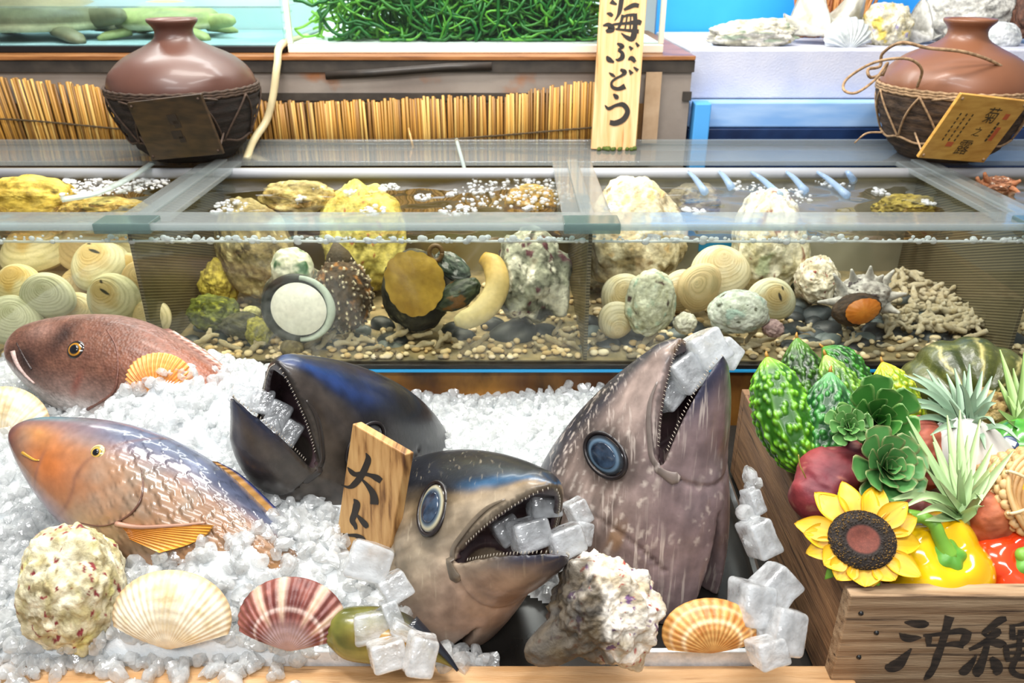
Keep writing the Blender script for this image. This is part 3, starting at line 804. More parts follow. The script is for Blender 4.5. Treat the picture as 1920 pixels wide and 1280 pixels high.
J1 = jar(350, 'brown stoneware jar in dark coir net with a dark blank looking plaque', ((330, 240), (158, 0, -53), (-20, 94, -60)), 0, 1.578, True)
kk = J1
M_smudge = mat('burnt_smudge', '#1c130a', '#2a1c0e', scale=60, rough=.7)
g = G()
for dx, dy, a_, b_ in ((.004, .018, .022, .020), (.010, .008, .016, .014), (.0, -.012, .024, .016), (.008, -.022, .014, .012)):
    g.add(*slab(kk[7] + kk[10] * .0005 + kk[8] * dx + kk[9] * dy, np.stack([kk[8], kk[9], kk[10]], 1), a_, b_, .0003))
mk('faded_mark', g, M_smudge, kk[6], smooth=False)
J2 = jar(1782, 'tan stoneware jar with rope loops and a golden lettered plaque', ((1823, 242), (158, 3, 56), (43, 92, -88)), 0, 1.572, False)
kk = J2
lx, ly = kk[8], kk[9]; lx2 = nrm(lx + ly * 0); g = G()
for ch, dx, dy, s, mm in (('菊', .018, .034, .036, 0), ('之', .012, -.002, .022, 0), ('露', .006, -.038, .036, 0)):
    geo = kanji(ch, kk[7] + lx * dx + ly * dy, lx, ly, kk[10], s, None, None)
    if geo: g.add(*geo)
for q in range(5): g.add(*slab(kk[7] + kk[10] * .0006 + lx * (.048 - .0) + ly * (.018 - .009 * q), np.stack([lx, ly, kk[10]], 1), .005, .006, .0004))
for q in range(3):
    for r in range(7): g.add(*slab(kk[7] + kk[10] * .0006 + lx * (-.028 - .015 * q) + ly * (.03 - .009 * r), np.stack([lx, ly, kk[10]], 1), .003, .005, .0004))
mk('lettering', g, M_ink_pale, kk[6], smooth=False)
for dx, dy, a, b in ((.058, -.004, .010, .03), (.056, .034, .012, .012), (-.034, -.034, .016, .01)): mk('red_seal', slab(kk[7] + kk[10] * .0004 + lx * dx + ly * dy, np.stack([lx, ly, kk[10]], 1), a, b, .0003), M_red_ink, kk[6])
g = G()
q = [at(a, b, d=dd) for a, b, dd in ((1720, 163, 1.6), (1728, 130, 1.56), (1700, 110, 1.54), (1640, 117, 1.56), (1590, 146, 1.6), (1582, 168, 1.6), (1605, 174, 1.58), (1640, 150, 1.58), (1664, 118, 1.6), (1655, 142, 1.62))]
g.add(*tube(spline(q, 70), .0028, 8))
q = [at(a, b, d=dd) for a, b, dd in ((1652, 140, 1.62), (1632, 145, 1.6), (1628, 130, 1.6), (1650, 124, 1.62), (1655, 100, 1.6), (1690, 80, 1.54), (1740, 90, 1.535), (1810, 98, 1.535), (1870, 120, 1.56), (1905, 150, 1.6), (1914, 185, 1.62))]
g.add(*tube(spline(q, 90), .0032, 8))
q = [at(a, b, d=dd) for a, b, dd in ((1655, 248, 1.6), (1625, 250, 1.6), (1602, 268, 1.62))]
g.add(*tube(spline(q, 14), [.002] * 10 + [.0015] * 4, 6))
mk('rope_loop', g, J2[5], J2[0])

# ---------------------------------------------------------------- shells: builders
def scallop(R=.06, ribs=22, span=100, dome=.3, wob=.03, ncol=None, edge=.02, ribh=.02, nt=160, nr=36, squash=1., thick=.03):
    """fan shell, hinge at the origin, fan towards +y, bulging towards +z"""
    A = math.radians(span)
    th = np.linspace(-A, A, nt)[:, None]; r = np.linspace(.0, 1, nr)[None]
    rho = 1 - .18 * np.abs(th / A) ** 2.2 + edge * .4 * np.cos(th * ribs * PI / A)
    X = R * rho * r * np.sin(th) * (1.0 / (.55 + .45 * math.sin(min(A, PI / 2)))); Y = R * squash * (rho * r * np.cos(th) * .9 + .32 * r)
    prof = (r ** .55) * (1 - r ** 2.4) * 1.3 + .02
    Z = R * dome * prof * np.cos(th / A * PI / 2 * .96) ** .4 + R * ribh * np.cos(th * ribs * PI / A) * np.minimum(1, r * 1.6) + R * .004 * np.sin(r * 46)
    top = np.stack([X + 0 * Z, Y + 0 * Z, Z], -1)
    nz = fbm(top / R * 5, 3, 3)
    cols = ncol(th / A, r, nz) if ncol else np.full(top.shape, .8)
    bot = top - [0, 0, R * thick]; bot[..., :2] *= .99
    g = G(); f = grid_faces(nt, nr)
    g.add(top, f, cols.reshape(-1, 3)); g.add(bot, [q[::-1] for q in f], np.broadcast_to(C('#e9dccb'), top.shape).reshape(-1, 3))
    n = nt * nr; rim = [i * nr + nr - 1 for i in range(nt)]
    g.f += [(rim[i + 1], rim[i], rim[i] + n, rim[i + 1] + n) for i in range(nt - 1)]
    for e, s in ((0, 1), (nt - 1, -1)):
        g.f += [((e * nr + j, e * nr + j + 1, e * nr + j + 1 + n, e * nr + j + n)[::s]) for j in range(nr - 1)]
    v, f, c = g.get()
    v = v[:, [0, 1, 2]]
    return v, [q[::-1] for q in f], c

def put(geo, px, py, d, lean=25, yaw=0, roll=0, s=1):
    R = facing(lean, yaw, roll)
    return tr(geo, R, s, at(px, py, d=d))

def clam_valve(rings=13, yellow=0, seed=0, base=('#d9d3ae', '#efe9d2'), marks=0):
    nr, nt = 34, 56
    r = np.linspace(0, 1, nr)[:, None]; ph = (np.arange(nt) / nt * 2 * PI)[None]
    ox = np.cos(ph) * (1 + .04 * np.cos(ph)); oy = .86 * np.sin(ph) - .06 * np.cos(2 * ph)
    ux, uy = .12, .52
    X = ux * (1 - r) + ox * r; Y = uy * (1 - r) + oy * r
    Z = .58 * (1 - r ** 2.1) ** .72 + .016 * np.sin(2 * PI * rings * r ** 1.25) * sstep(.15, .4, r)
    Z = Z + 0 * X; P = np.stack([X, Y, Z], -1); n = fbm(P * 2.2 + seed * 3.1, seed, 3); st = np.sin(2 * PI * rings * 1.6 * r ** 1.25 + n * 3)
    c = mixc(C(base[1]), C(base[0]), .5 + .5 * n * 1.6 + .18 * st)
    c = mixc(c, C('#8e8a62'), sstep(.5, 1, st) * .35)
    if yellow: c = mixc(c, C('#c99a2e'), sstep(.05, .55, (1 - r) + .5 * n - .15) * yellow)
    if marks:
        p1, q1 = .8 * (X - .22) + .6 * (Y - .3), -.6 * (X - .22) + .8 * (Y - .3)
        a = np.exp(-(p1 / .06) ** 2 - (q1 / .22) ** 2) + .9 * np.exp(-((X + .38) / .12) ** 2 - ((Y - .12) / .07) ** 2) * (seed != 3) + .8 * np.exp(-((p1 - .2) / .05) ** 2 - ((q1 - .3) / .12) ** 2)
        c = mixc(c, C('#2b2a22'), sstep(.35, .6, a + .2 * n))
    return P.reshape(-1, 3), grid_faces(nr, nt, True) , c.reshape(-1, 3)
def clam_mesh_pair(**k):
    v, f, c = clam_valve(**k)
    return (v, f, c), (v * [1, 1, -1], [q[::-1] for q in f], c)

CLAMS = {}
_before = set(bpy.data.objects)
def clam(px, py, hw, d, roll, yaw, lean, style, label, group='clams in the long tank'):
    key = style
    if key not in CLAMS:
        k = dict(pale=dict(seed=1, base=('#b9bda0', '#dfe0cc')), yellow=dict(yellow=.6, seed=2, base=('#d0c386', '#e8dfb8')), marked=dict(yellow=.55, seed=3, marks=1, base=('#cfcda8', '#e9e5c6')),
                 tan=dict(seed=4, base=('#c8ab74', '#e6d2a4'), rings=18), cream=dict(seed=5, base=('#e0cf9c', '#f2e8c8'), yellow=.3))[style]
        CLAMS[key] = [mesh_of('clam_valve', v, f, M_shell, c) for v, f, c in clam_mesh_pair(**k)]
    s = hw * d / FPX
    R = facing(lean, yaw, roll)
    P = at(px, py, d=d)
    t = thing('clam', label, 'clam', P, group)
    M = Matrix.Identity(4)
    for i in range(3):
        for j in range(3): M[i][j] = R[i, j]
    t.rotation_euler = M.to_euler()
    for me, nm in zip(CLAMS[key], ('valve', 'valve')):
        o = bpy.data.objects.new(nm, me); link(o, t); o.scale = (s, s, s)
    return t

for a in ((88, 556, 50, 1.40, -8, 10, 12, 'pale', 'big pale ridged clam in front of the first tank compartment'),
          (212, 562, 55, 1.41, 20, -8, 14, 'marked', 'ridged clam with yellow patch and two dark marks beside the divider'),
          (32, 536, 46, 1.47, 10, 0, 35, 'yellow', 'yellowish clam half hidden at the tank end behind the big pale clam'),
          (22, 604, 56, 1.385, -20, 15, 20, 'pale', 'pale green clam lowest at the end of the tank above the brown fish'),
          (186, 500, 54, 1.50, 30, 10, 38, 'marked', 'yellow clam with one long dark mark on top of the clam heap'),
          (266, 528, 44, 1.47, -6, -10, 12, 'tan', 'fine ringed cream clam against the divider high in the heap'),
          (240, 506, 36, 1.52, 0, 0, 30, 'yellow', 'small yellow clam wedged behind the fine ringed one'),
          (284, 598, 44, 1.42, 25, -20, 14, 'cream', 'cream clam lowest against the divider above the brown fish back'),
          (146, 586, 42, 1.45, 10, 10, 15, 'cream', 'cream clam between the big pale clam and the marked clam'),
          (150, 536, 38, 1.52, 60, 0, 20, 'tan', 'brownish clam deep between the two large front clams'),
          (66, 470, 66, 1.62, 10, 0, 60, 'yellow', 'yellow clam near the water surface at the tank end'),
          (176, 466, 72, 1.62, -20, 0, 55, 'tan', 'large rough tan clam behind the clam heap'),
          (262, 452, 48, 1.60, -10, 0, 60, 'yellow', 'yellow clam near the surface beside the divider'),
          (1166, 556, 46, 1.46, 40, 20, 15, 'cream', 'cream clam behind the green oyster beside the middle divider'),
          (1158, 598, 42, 1.42, 150, 25, 0, 'cream', 'upturned cream clam lying below the green oyster'),
          (1312, 540, 48, 1.47, 60, 10, 12, 'tan', 'pinkish tan ridged clam standing behind the white oyster'),
          (1348, 512, 58, 1.52, 10, 0, 30, 'cream', 'large cream clam behind the tan ridged clam'),
          (1444, 562, 46, 1.47, -14, -10, 12, 'marked', 'yellowish clam with one dark spot beside the white oyster'),
          (1275, 545, 40, 1.53, 80, 0, 10, 'cream', 'cream clam partly hidden behind the green oyster')):
    clam(*a)

def lump(rad, seed=0, amp=.12, freq=2.2, knobs=(), n=(96, 64), fine=.03, ff=9):
    """knobbly rounded mass of radii rad about the origin; knobs: (direction, height, width)"""
    v, f = ball(*n); d = np.ones(len(v))
    d += amp * fbm(v * freq + seed * 7.3, seed, 4) * 2 + fine * fbm(v * ff + seed, seed + 9, 3)
    for dr, hh, w in knobs:
        c = v @ nrm(dr); d += hh * np.exp(-(np.arccos(np.clip(c, -1, 1)) / w) ** 2)
    return v * d[:, None] * np.asarray(rad), f, v, d

def spotted(v, base, spots, seed=0, grain=.5):
    """base: (dark, light); spots: [(hex, frequency, threshold, softness)]"""
    n = fbm(v * 4 + seed, seed, 4)
    c = mixc(C(base[0]), C(base[1]), .5 + n * 1.4 * grain * 2)
    for q, (h, fr, th, so) in enumerate(spots):
        c = mixc(c, C(h), sstep(th, th + so, fbm(v * fr + q * 11 + seed, seed + 31 * q, 3)))
    return c

def rock(name, px, py, d, rx, ry, label, cat, base, spots, seed=0, depth=None, amp=.12, knobs=(), m=None, parent=None, lean=20, roll=0, group=None, fine=.04, freq=2.2, ff=9, n=(96, 64), yaw=0):
    k = d / FPX
    v, f, u, dd = lump((rx * k, ry * k, (depth or min(rx, ry)) * k), seed, amp, freq, knobs, n, fine, ff)
    c = spotted(u, base, spots, seed)
    return mk(name, tr((v, f), facing(lean, yaw, roll), 1, at(px, py, d=d)) + (c,), m or M_rock, parent, label, cat, group)

kn = lambda *a: [(nrm(x[:3]), x[3], x[4]) for x in a]
# oysters and rough shells
rock('oyster', 1220, 566, 1.40, 46, 62, 'upright pale green oyster with a dark edge before the middle divider', 'oyster', ('#aaa888', '#dcdcc2'), [('#a3b8a0', 2.6, .16, .25), ('#4e3a34', 2.6, .33, .08)], 3, 26, .09, roll=-8, fine=.035, ff=14)
rock('oyster', 1385, 584, 1.385, 57, 42, 'rounded white green oyster on dark pebbles above the upright fish mouth', 'oyster', ('#bcc2b0', '#e9ebe0'), [('#b3cabd', 2.2, .2, .25), ('#5f6250', 3.4, .36, .08)], 6, 34, .08, fine=.03, ff=14)
rock('coral_lump', 1285, 606, 1.40, 22, 20, 'small white coral cluster between the two oysters', 'coral', ('#b7b39c', '#eee9d8'), [], 8, 16, .16, fine=.15, ff=6, n=(48, 32))
rock('coral_lump', 1450, 616, 1.395, 20, 16, 'small pinkish coral lump beside the white oyster', 'coral', ('#8d6f70', '#c3a5a2'), [], 12, 14, .16, fine=.15, ff=6, n=(48, 32))
rock('conch', 1188, 440, 1.60, 92, 104, 'big pale furry sea snail shell filling the corner by the middle divider', 'shell', ('#a89870', '#ece3c2'), [('#7c6c46', 3.4, .22, .15), ('#d3b37c', 4, .3, .1)], 15, 66, .14, fine=.06)
rock('coral_rock', 1440, 452, 1.58, 66, 98, 'tall cream coral rock reaching the water surface', 'rock', ('#a9a07c', '#ece6cd'), [('#7a4a34', 6, .33, .05), ('#b9c09a', 2.6, .2, .2)], 17, 60, .12, kn((1, -.3, .4, .25, .4)), fine=.08)
rock('coral_rock', 1530, 524, 1.53, 40, 44, 'cream knob of rock spotted with red beside the tall coral rock', 'rock', ('#b5a98c', '#efe8d4'), [('#8b3b30', 7, .36, .05)], 19, 40, .14, fine=.08)
rock('conch', 682, 442, 1.62, 78, 96, 'big yellow sea snail shell standing behind the spotted snail', 'shell', ('#a79a3c', '#e0d67c'), [('#a3552c', 6, .4, .05), ('#7c7431', 3, .28, .1)], 21, 60, .13, fine=.05)
rock('conch', 478, 468, 1.56, 66, 100, 'dull olive sea snail shell leaning behind the white lidded snail', 'shell', ('#6b6040', '#a59768'), [('#4a4128', 5, .25, .15), ('#c9bf90', 7, .3, .1)], 23, 56, .1, roll=20)
rock('mossy_stone', 400, 588, 1.46, 46, 34, 'green mossy stone beside the first divider', 'stone', ('#3d431c', '#6b7526'), [('#8b8f2e', 5, .2, .1)], 25, 30, .16, fine=.1)
rock('yellow_stone', 410, 536, 1.56, 34, 44, 'rough yellow stone behind the green mossy stone', 'stone', ('#8a7a24', '#c9b94e'), [], 26, 30, .2, fine=.12)
rock('mossy_stone', 458, 610, 1.44, 42, 24, 'dark olive stone before the olive shell', 'stone', ('#2c2c1a', '#4c4a26'), [], 27, 24, .14)
rock('yellow_stone', 485, 622, 1.415, 24, 26, 'small mossy yellow stone beside the white lidded snail', 'stone', ('#6b681f', '#a8a33c'), [], 28, 20, .2, fine=.1)
rock('pale_stone', 472, 588, 1.47, 18, 15, 'small round pale stone above the mossy yellow one', 'stone', ('#a3a06a', '#d0cc98'), [], 29, 16, .06)
rock('coral_rock', 1000, 380, 1.62, 52, 34, 'brownish coral rock touching the water surface by the middle cross rail', 'rock', ('#6b5a2a', '#a8893c'), [('#c9b0a0', 4, .2, .1)], 33, 40, .16, fine=.08)
rock('coral_rock', 1694, 392, 1.62, 56, 26, 'yellow mossy rock below the surface near the right jar', 'rock', ('#6a5c2a', '#b9a648'), [('#3b3820', 4, .2, .1)], 35, 36, .18, fine=.1)
rock('coral_rock', 1440, 385, 1.63, 40, 24, 'white block of coral just under the water jets', 'rock', ('#bdb7a0', '#e8e4d2'), [], 36, 36, .1)
rock('coral_rock', 1300, 380, 1.66, 50, 34, 'grey brown rock under the jets by the middle cross rail', 'rock', ('#57503c', '#8d8468'), [], 37, 36, .16)
rock('coral_rock', 560, 372, 1.62, 70, 34, 'olive rock below the surface in the middle of the snail compartment', 'rock', ('#77683a', '#b9a866'), [('#d6c992', 4, .25, .15)], 38, 40, .16)
rock('coral_rock', 60, 372, 1.58, 90, 40, 'yellow rock below the surface at the end of the tank', 'rock', ('#9a7f22', '#d9bf55'), [('#5f4f1a', 3, .25, .1)], 39, 50, .12)
rock('coral_rock', 200, 395, 1.55, 80, 24, 'yellow brown shell crust under the surface beside the clear hose', 'rock', ('#8c7a34', '#cdb765'), [('#5b4d20', 4, .2, .1)], 41, 50, .14)
crab = thing('crab', 'reddish brown crab in the water at the right end of the tank', 'crab', at(1870, 350, d=1.60))
rock('shell', 1868, 348, 1.60, 34, 18, None, None, ('#7d4a30', '#c98e68'), [('#efd8c0', 5, .25, .1)], 43, 26, .14, parent=crab, fine=.12)
for i, (a, b, c, d_) in enumerate(((1838, 345, 1832, 332), (1850, 336, 1846, 324), (1895, 352, 1912, 362), (1900, 344, 1914, 338))):
    mk('leg', tube(spline([at(1865, 350, d=1.6), at(a, b, d=1.58), at(c, d_, d=1.57)], 9), np.linspace(.008, .003, 9), 8) + (C('#b5764f'),), M_rock, crab)

# sea snails with lids
def lid(name, px, py, d, rx, ry, dome, col, parent, seed=1, lean=10, yaw=0, roll=0, wavy=0, label=None):
    k = d / FPX; nt, nr = 72, 14
    a = (np.arange(nt) / nt * 2 * PI)[None]; r = np.linspace(0, 1, nr)[:, None]
    w = 1 + wavy * (np.abs(np.sin(a * 7.5)) - .6) + wavy * .6 * np.sin(a * 3 + 1)
    P = np.stack([rx * k * r * np.cos(a) * w, ry * k * r * np.sin(a) * w, dome * k * (1 - r ** 2.2) * (1 + 0 * a)], -1)
    n = fbm(P / k / 18, seed, 4); c = mixc(C(col[0]), C(col[1]), .5 + n * 1.3)
    back = P[-1] - [0, 0, 8 * k]
    g = G(); g.add(P, [q[::-1] for q in grid_faces(nr, nt, True)], c.reshape(-1, 3))
    g.add(np.concatenate([P[-1], back * [.9, .9, 1]]), [(j, nt + j, nt + (j + 1) % nt, (j + 1) % nt) for j in range(nt)] + [tuple(range(2 * nt - 1, nt - 1, -1))], C(col[0]) * .8)
    v, f, cc = g.get()
    v, f = tr((v, [q[::-1] for q in f]), facing(lean, yaw, roll), 1, at(px, py, d=d))
    return mk(name, (v, [q[::-1] for q in f], cc), M_shell, parent, label)

s = thing('turban_snail', 'sea snail showing a big white round lid beside the olive shell', 'snail', at(560, 632, d=1.36))
rock('shell', 560, 560, 1.45, 66, 66, None, None, ('#232620', '#4f5040'), [('#8c8a70', 4, .2, .2)], 51, 58, .06, parent=s)
rock('foot', 548, 506, 1.40, 40, 44, 'white flesh shading to green at the top', None, ('#b9bfa8', '#ecebdd'), [('#3f6b45', 1.4, .12, .25), ('#c9a64a', 1.6, .3, .15)], 53, 26, .08, parent=s, m=M_shell, roll=14)
mk('dark_rim', tr(tube([(math.cos(a) * 58 * 1.36 / FPX, math.sin(a) * 58 * 1.36 / FPX, 0) for a in np.linspace(0, 2 * PI, 60)], .009, 10), facing(10), 1, at(556, 578, d=1.372)) + (C('#1d211e'),), M_shell, s)
mk('white_rim', tr(tube([(math.cos(a) * 60 * 1.36 / FPX, math.sin(a) * 60 * 1.36 / FPX, .002) for a in np.linspace(-1.6, 1.5, 40)], np.concatenate([np.linspace(.004, .008, 20), np.linspace(.008, .004, 20)]), 10), facing(10), 1, at(562, 578, d=1.365)) + (C('#c7d6d2'),), M_shell, s)
lid('lid', 560, 579, 1.355, 53, 51, 14, ('#f6f8f8', '#ffffff'), s, roll=-20)

s = thing('spotted_snail', 'dark round sea snail covered in white warts', 'snail', at(648, 615, d=1.39))
k = 1.42 / FPX
v, f = ball(120, 80); wv = worley(v * 6.5, 4); wv2 = worley(v * 11, 7)
dd = 1 + .10 * (1 - sstep(.12, .45, wv)) + .05 * fbm(v * 4, 2, 3)
c = mixc(C('#2b2118'), C('#5a4630'), .5 + fbm(v * 5, 3, 3)); c = mixc(c, C('#ece0c6'), 1 - sstep(.18, .3, wv)); c = mixc(c, C('#b97b35'), sstep(.12, .3, fbm(v * 3.3, 8, 3)) * sstep(.3, .45, wv) * .6)
mk('shell', tr((v * dd[:, None] * np.array([52, 68, 50]) * k, f), facing(15, 0, 8), 1, at(645, 552, d=1.42)) + (c,), M_rock, s)
mk('spire', tr(tube([(0, 0, 0), (0, .03, 0), (0, .05, 0)], [.032, .02, .004], 16), facing(15, 0, 10), 1, at(640, 506, d=1.42)) + (C('#4b3f2c'),), M_rock, s)

s = thing('yellow_lidded_snail', 'dark sea snail closed by a large scalloped yellow lid', 'snail', at(780, 618, d=1.37))
rock('shell', 782, 545, 1.45, 66, 74, None, None, ('#1c1d17', '#3b3828'), [('#6f6b50', 6, .28, .1)], 61, 56, .08, parent=s)
rock('foot', 858, 552, 1.40, 46, 26, 'dark green flesh with an orange band', None, ('#1d2a22', '#3d4a36'), [('#7a5526', 2.0, .2, .15)], 63, 24, .08, parent=s, m=M_shell, roll=28)
rock('flap', 848, 500, 1.40, 38, 22, 'silvery green mantle flap', None, ('#1b2a26', '#55665c'), [('#a9aeb4', 3.0, .18, .12)], 65, 16, .1, parent=s, m=M_shell, roll=-34)
lid('lid', 777, 531, 1.375, 56, 63, 7, ('#a5802a', '#c9a544'), s, wavy=.05, seed=5, roll=10)
mk('eye_stalk', tr(tube([(math.cos(a) * .011, math.sin(a) * .013, 0) for a in np.linspace(0, 2 * PI, 30)], .004, 8), facing(10, 0, 0), 1, at(817, 474, d=1.385)) + (C('#6b5438'),), M_shell, s)

s = thing('knobbly_conch', 'grey knobbly conch with a cream lip next to the middle divider', 'conch', at(980, 630, d=1.37))
rock('shell', 992, 520, 1.43, 66, 84, None, None, ('#4e5048', '#b9bdae'), [('#e9e8de', 2.6, .06, .15), ('#5c3340', 5, .3, .05), ('#2b2b28', 2.2, .26, .1)], 71, 54, .14, kn((1, .35, .3, .22, .25), (.9, -.15, .4, .28, .25), (.8, -.55, .4, .26, .22), (.3, .9, .3, .2, .3), (.2, -.2, 1, .15, .3)), parent=s, fine=.09)
lp = [at(a, b, d=d) for a, b, d in ((905, 482, 1.40), (926, 500, 1.385), (932, 535, 1.375), (915, 570, 1.365), (885, 594, 1.36), (852, 603, 1.365))]
mk('lip', tube(spline(lp, 30), np.interp(np.linspace(0, 1, 30), [0, .15, .6, .9, 1], [.012, .02, .022, .017, .008]), 16, flat=.6, up=(0, -1, .2)) + (np.repeat(mixc(C('#c6a04a'), C('#e8ddb0'), np.linspace(0, 1, 30)), 16, 0),), M_shell, s)

s = thing('spiny_snail', 'grey spiny sea snail with an orange lid on the dark pebbles', 'snail', at(1612, 615, d=1.38))
rock('shell', 1618, 556, 1.44, 50, 40, None, None, ('#85807c', '#cfcac2'), [('#4b4044', 4, .26, .1)], 81, 40, .1, parent=s, fine=.08)
rock('aperture', 1606, 580, 1.405, 46, 30, 'dark brown mouth of the shell', None, ('#1f1712', '#4b3826'), [], 83, 20, .05, parent=s, roll=12)
for i, (a, b, c, d_) in enumerate(((1582, 548, 1568, 522), (1602, 532, 1598, 512), (1630, 526, 1632, 506), (1652, 536, 1670, 514), (1662, 556, 1690, 552), (1660, 576, 1680, 584), (1578, 566, 1545, 566), (1640, 532, 1652, 520), (1590, 545, 1600, 550))):
    q = spline([at(a, b, d=1.43), at((a + c) / 2, (b + d_) / 2, d=1.42), at(a + (c - a) * 1.35, b + (d_ - b) * 1.35, d=1.405)], 9)
    mk('spine', tube(q, np.linspace(.013, .002, 9), 10) + (mixc(C('#a39e98'), C('#dcd7cf'), .5),), M_rock, s)
lid('lid', 1618, 583, 1.385, 33, 24, 9, ('#c26a1e', '#dd8a34'), s, wavy=.04, roll=18, seed=9)

# ---------------------------------------------------------------- floor of the tank: coral rubble, pebbles, gravel
rr = np.random.default_rng(21)
g = G()
for i in range(1500):
    X = rr.uniform(TX[0] + .01, TX[4] - .01); Y = 1.238 + .34 * rr.random() ** 1.6; r = rr.uniform(.0035, .0075)
    cc = mixc(C('#c9ab76'), C('#efe0bd'), rr.random()) * (1 if rr.random() < .85 else .35)
    g.add(*tr(ball(7, 5), rotm(*rr.uniform(0, 360, 3)), 1, (X, Y, .0755 + .004 + .5 * r)), c=cc)
    g.v[-1] = (g.v[-1] - [X, Y, .08]) * [r * rr.uniform(.8, 1.6), r, r * .8] + [X, Y, .076 + r * .6]
mk('gravel', g, mat('coral_gravel', '#ffffff', vc=True, scale=60, rough=.8), label='fine cream gravel along the front of the tank floor', cat='gravel', kind='stuff')

def finger(seed, branched):
    q = np.random.default_rng(seed); g = G()
    p = [np.array([-1., 0, 0])]
    for k in range(4): p.append(p[-1] + np.array([.5, q.normal() * .12, q.normal() * .1]))
    def seg(path, r0):
        n = 18; P = spline(path, n); v, f = tube(P, r0 * (1 + .18 * np.sin(np.linspace(0, 9, n) + seed)) * np.sin(np.linspace(.35, PI - .35, n)) ** .35, 12)
        v = v + .05 * fbm(v * 5, seed, 3)[:, None]
        return v, f, mixc(C('#d3bf92'), C('#f7edd2'), .5 + fbm(v * 3, seed + 1, 3))
    g.add(*seg(p, .24))
    if branched:
        g.add(*seg([p[2], p[2] + [.3, .4, .1], p[2] + [.45, .75, .2]], .2)); 
        if branched > 1: g.add(*seg([p[1], p[1] + [-.1, -.35, .1], p[1] + [-.05, -.6, .25]], .17))
    v, f, c = g.get(); return mesh_of('coral_piece', v, f, M_rub, c)
M_rub = mat('coral_rubble', '#ffffff', vc=True, scale=50, rough=.85, bump=.002, bscale=90)
FM = [finger(31, 0), finger(32, 1), finger(33, 2), finger(34, 0), finger(35, 1)]
def scatter_obj(name, me, P, s, e, label, cat, group):
    o = bpy.data.objects.new(name, me); link(o); o.location = P; o.scale = (s, s, s) if np.isscalar(s) else s; o.rotation_euler = e
    return tag(o, label, cat, group)
# hand placed pieces at the front, then rows behind
hand = [(455, 620, 26, 20, 2), (388, 636, 24, 8, 1), (430, 648, 22, -30, 0), (480, 652, 24, 25, 1), (585, 642, 22, 30, 0), (612, 640, 26, 34, 0), (650, 645, 24, -5, 1), (680, 640, 22, -24, 0), (700, 652, 18, 10, 0), (745, 628, 24, 20, 2), (792, 628, 20, 2, 0), (790, 650, 24, 6, 0), (830, 640, 22, 50, 1), (852, 640, 18, -60, 0), (900, 640, 22, 28, 0), (1015, 652, 18, -40, 0), (1040, 640, 24, -35, 0), (1062, 632, 24, -50, 1), (1045, 615, 18, 60, 0), (1070, 648, 20, -45, 0), (1120, 636, 18, 40, 2), (1215, 640, 26, 30, 0), (1240, 648, 24, 24, 0), (1225, 630, 16, 80, 1),
        (1370, 634, 26, -22, 0), (1410, 652, 26, -10, 0), (1430, 638, 26, 8, 0), (1470, 636, 16, 20, 0), (1410, 628, 20, 60, 1), (1510, 618, 20, -20, 1), (1535, 645, 24, 2, 0), (1585, 622, 20, -70, 2), (1600, 640, 18, 30, 1), (1670, 622, 18, 50, 0), (1695, 648, 26, 24, 0), (1660, 650, 16, -10, 0), (1830, 628, 22, 20, 0), (1868, 640, 16, 70, 0), (1790, 616, 24, -20, 0)]
for i, (px, py, s, a, kd) in enumerate(hand):
    d = 1.395 - (py - 610) * .0006
    P = at(px, py, Y=1.262 + max(0, 655 - py) * .0012)
    me = FM[{0: (0, 3), 1: (1, 4), 2: (2, 2)}[kd][i % 2]]
    scatter_obj('coral_piece', me, P, s * 1.36 / FPX, (rr.uniform(-.3, .3) + .6, -math.radians(a), rr.uniform(-.3, .3)), 'cream finger of dead coral lying on the tank gravel', 'coral', 'coral fingers on the tank floor')
for i in range(110):     # rubble bank at the right
    px = rr.uniform(1650, 1840); top = 505 + abs(px - 1700) * .55; py = rr.uniform(top, 612)
    if py > 612: continue
    P = at(px, py, Y=1.30 + (625 - py) * .0018)
    scatter_obj('coral_piece', FM[rr.integers(0, 5)], P, rr.uniform(17, 27) * 1.4 / FPX, (rr.uniform(-.5, .5) + .4, rr.uniform(-.5, .5), rr.uniform(0, 6.3)), 'yellowish finger of dead coral in the rubble bank beside the spiny snail', 'coral', 'coral fingers in the rubble bank')
v, f = ball(20, 14)
PM = [mesh_of('pebble', v * [1, .72, .5] * (1 + .08 * fbm(v * 1.6 + s, s, 3))[:, None], f, mat('dark_pebble', a, b, scale=30, rough=.45)) for s, a, b in ((1, '#30383c', '#434c50'), (2, '#23282b', '#31373a'), (3, '#4f5a5c', '#6a7573'))]
peb = [(470, 640, 34, 1), (540, 640, 26, 1), (610, 655, 20, 1), (735, 640, 34, 1), (870, 632, 26, 1), (960, 628, 52, 1), (1020, 622, 30, 1), (1140, 648, 26, 0), (1180, 640, 40, 1), (1290, 618, 34, 0), (1330, 628, 26, 1), (1480, 620, 24, 0), (1530, 592, 34, 0), (1570, 600, 26, 0), (1550, 620, 36, 1), (1525, 632, 26, 0), (1640, 625, 34, 1), (1680, 605, 26, 2), (1722, 600, 32, 2), (1765, 608, 20, 2), (1720, 628, 22, 0), (1752, 630, 28, 0), (1500, 570, 24, 2), (1560, 545, 24, 2), (1745, 636, 20, 0), (1810, 598, 20, 2), (1850, 650, 26, 1), (1895, 640, 34, 1), (1590, 655, 26, 1), (1480, 650, 24, 1), (1660, 582, 22, 2), (1290, 655, 26, 1), (640, 615, 30, 1), (925, 610, 28, 1), (1095, 655, 20, 1), (1500, 540, 22, 2), (1690, 560, 22, 2), (1660, 536, 20, 2), (350, 645, 28, 1)]
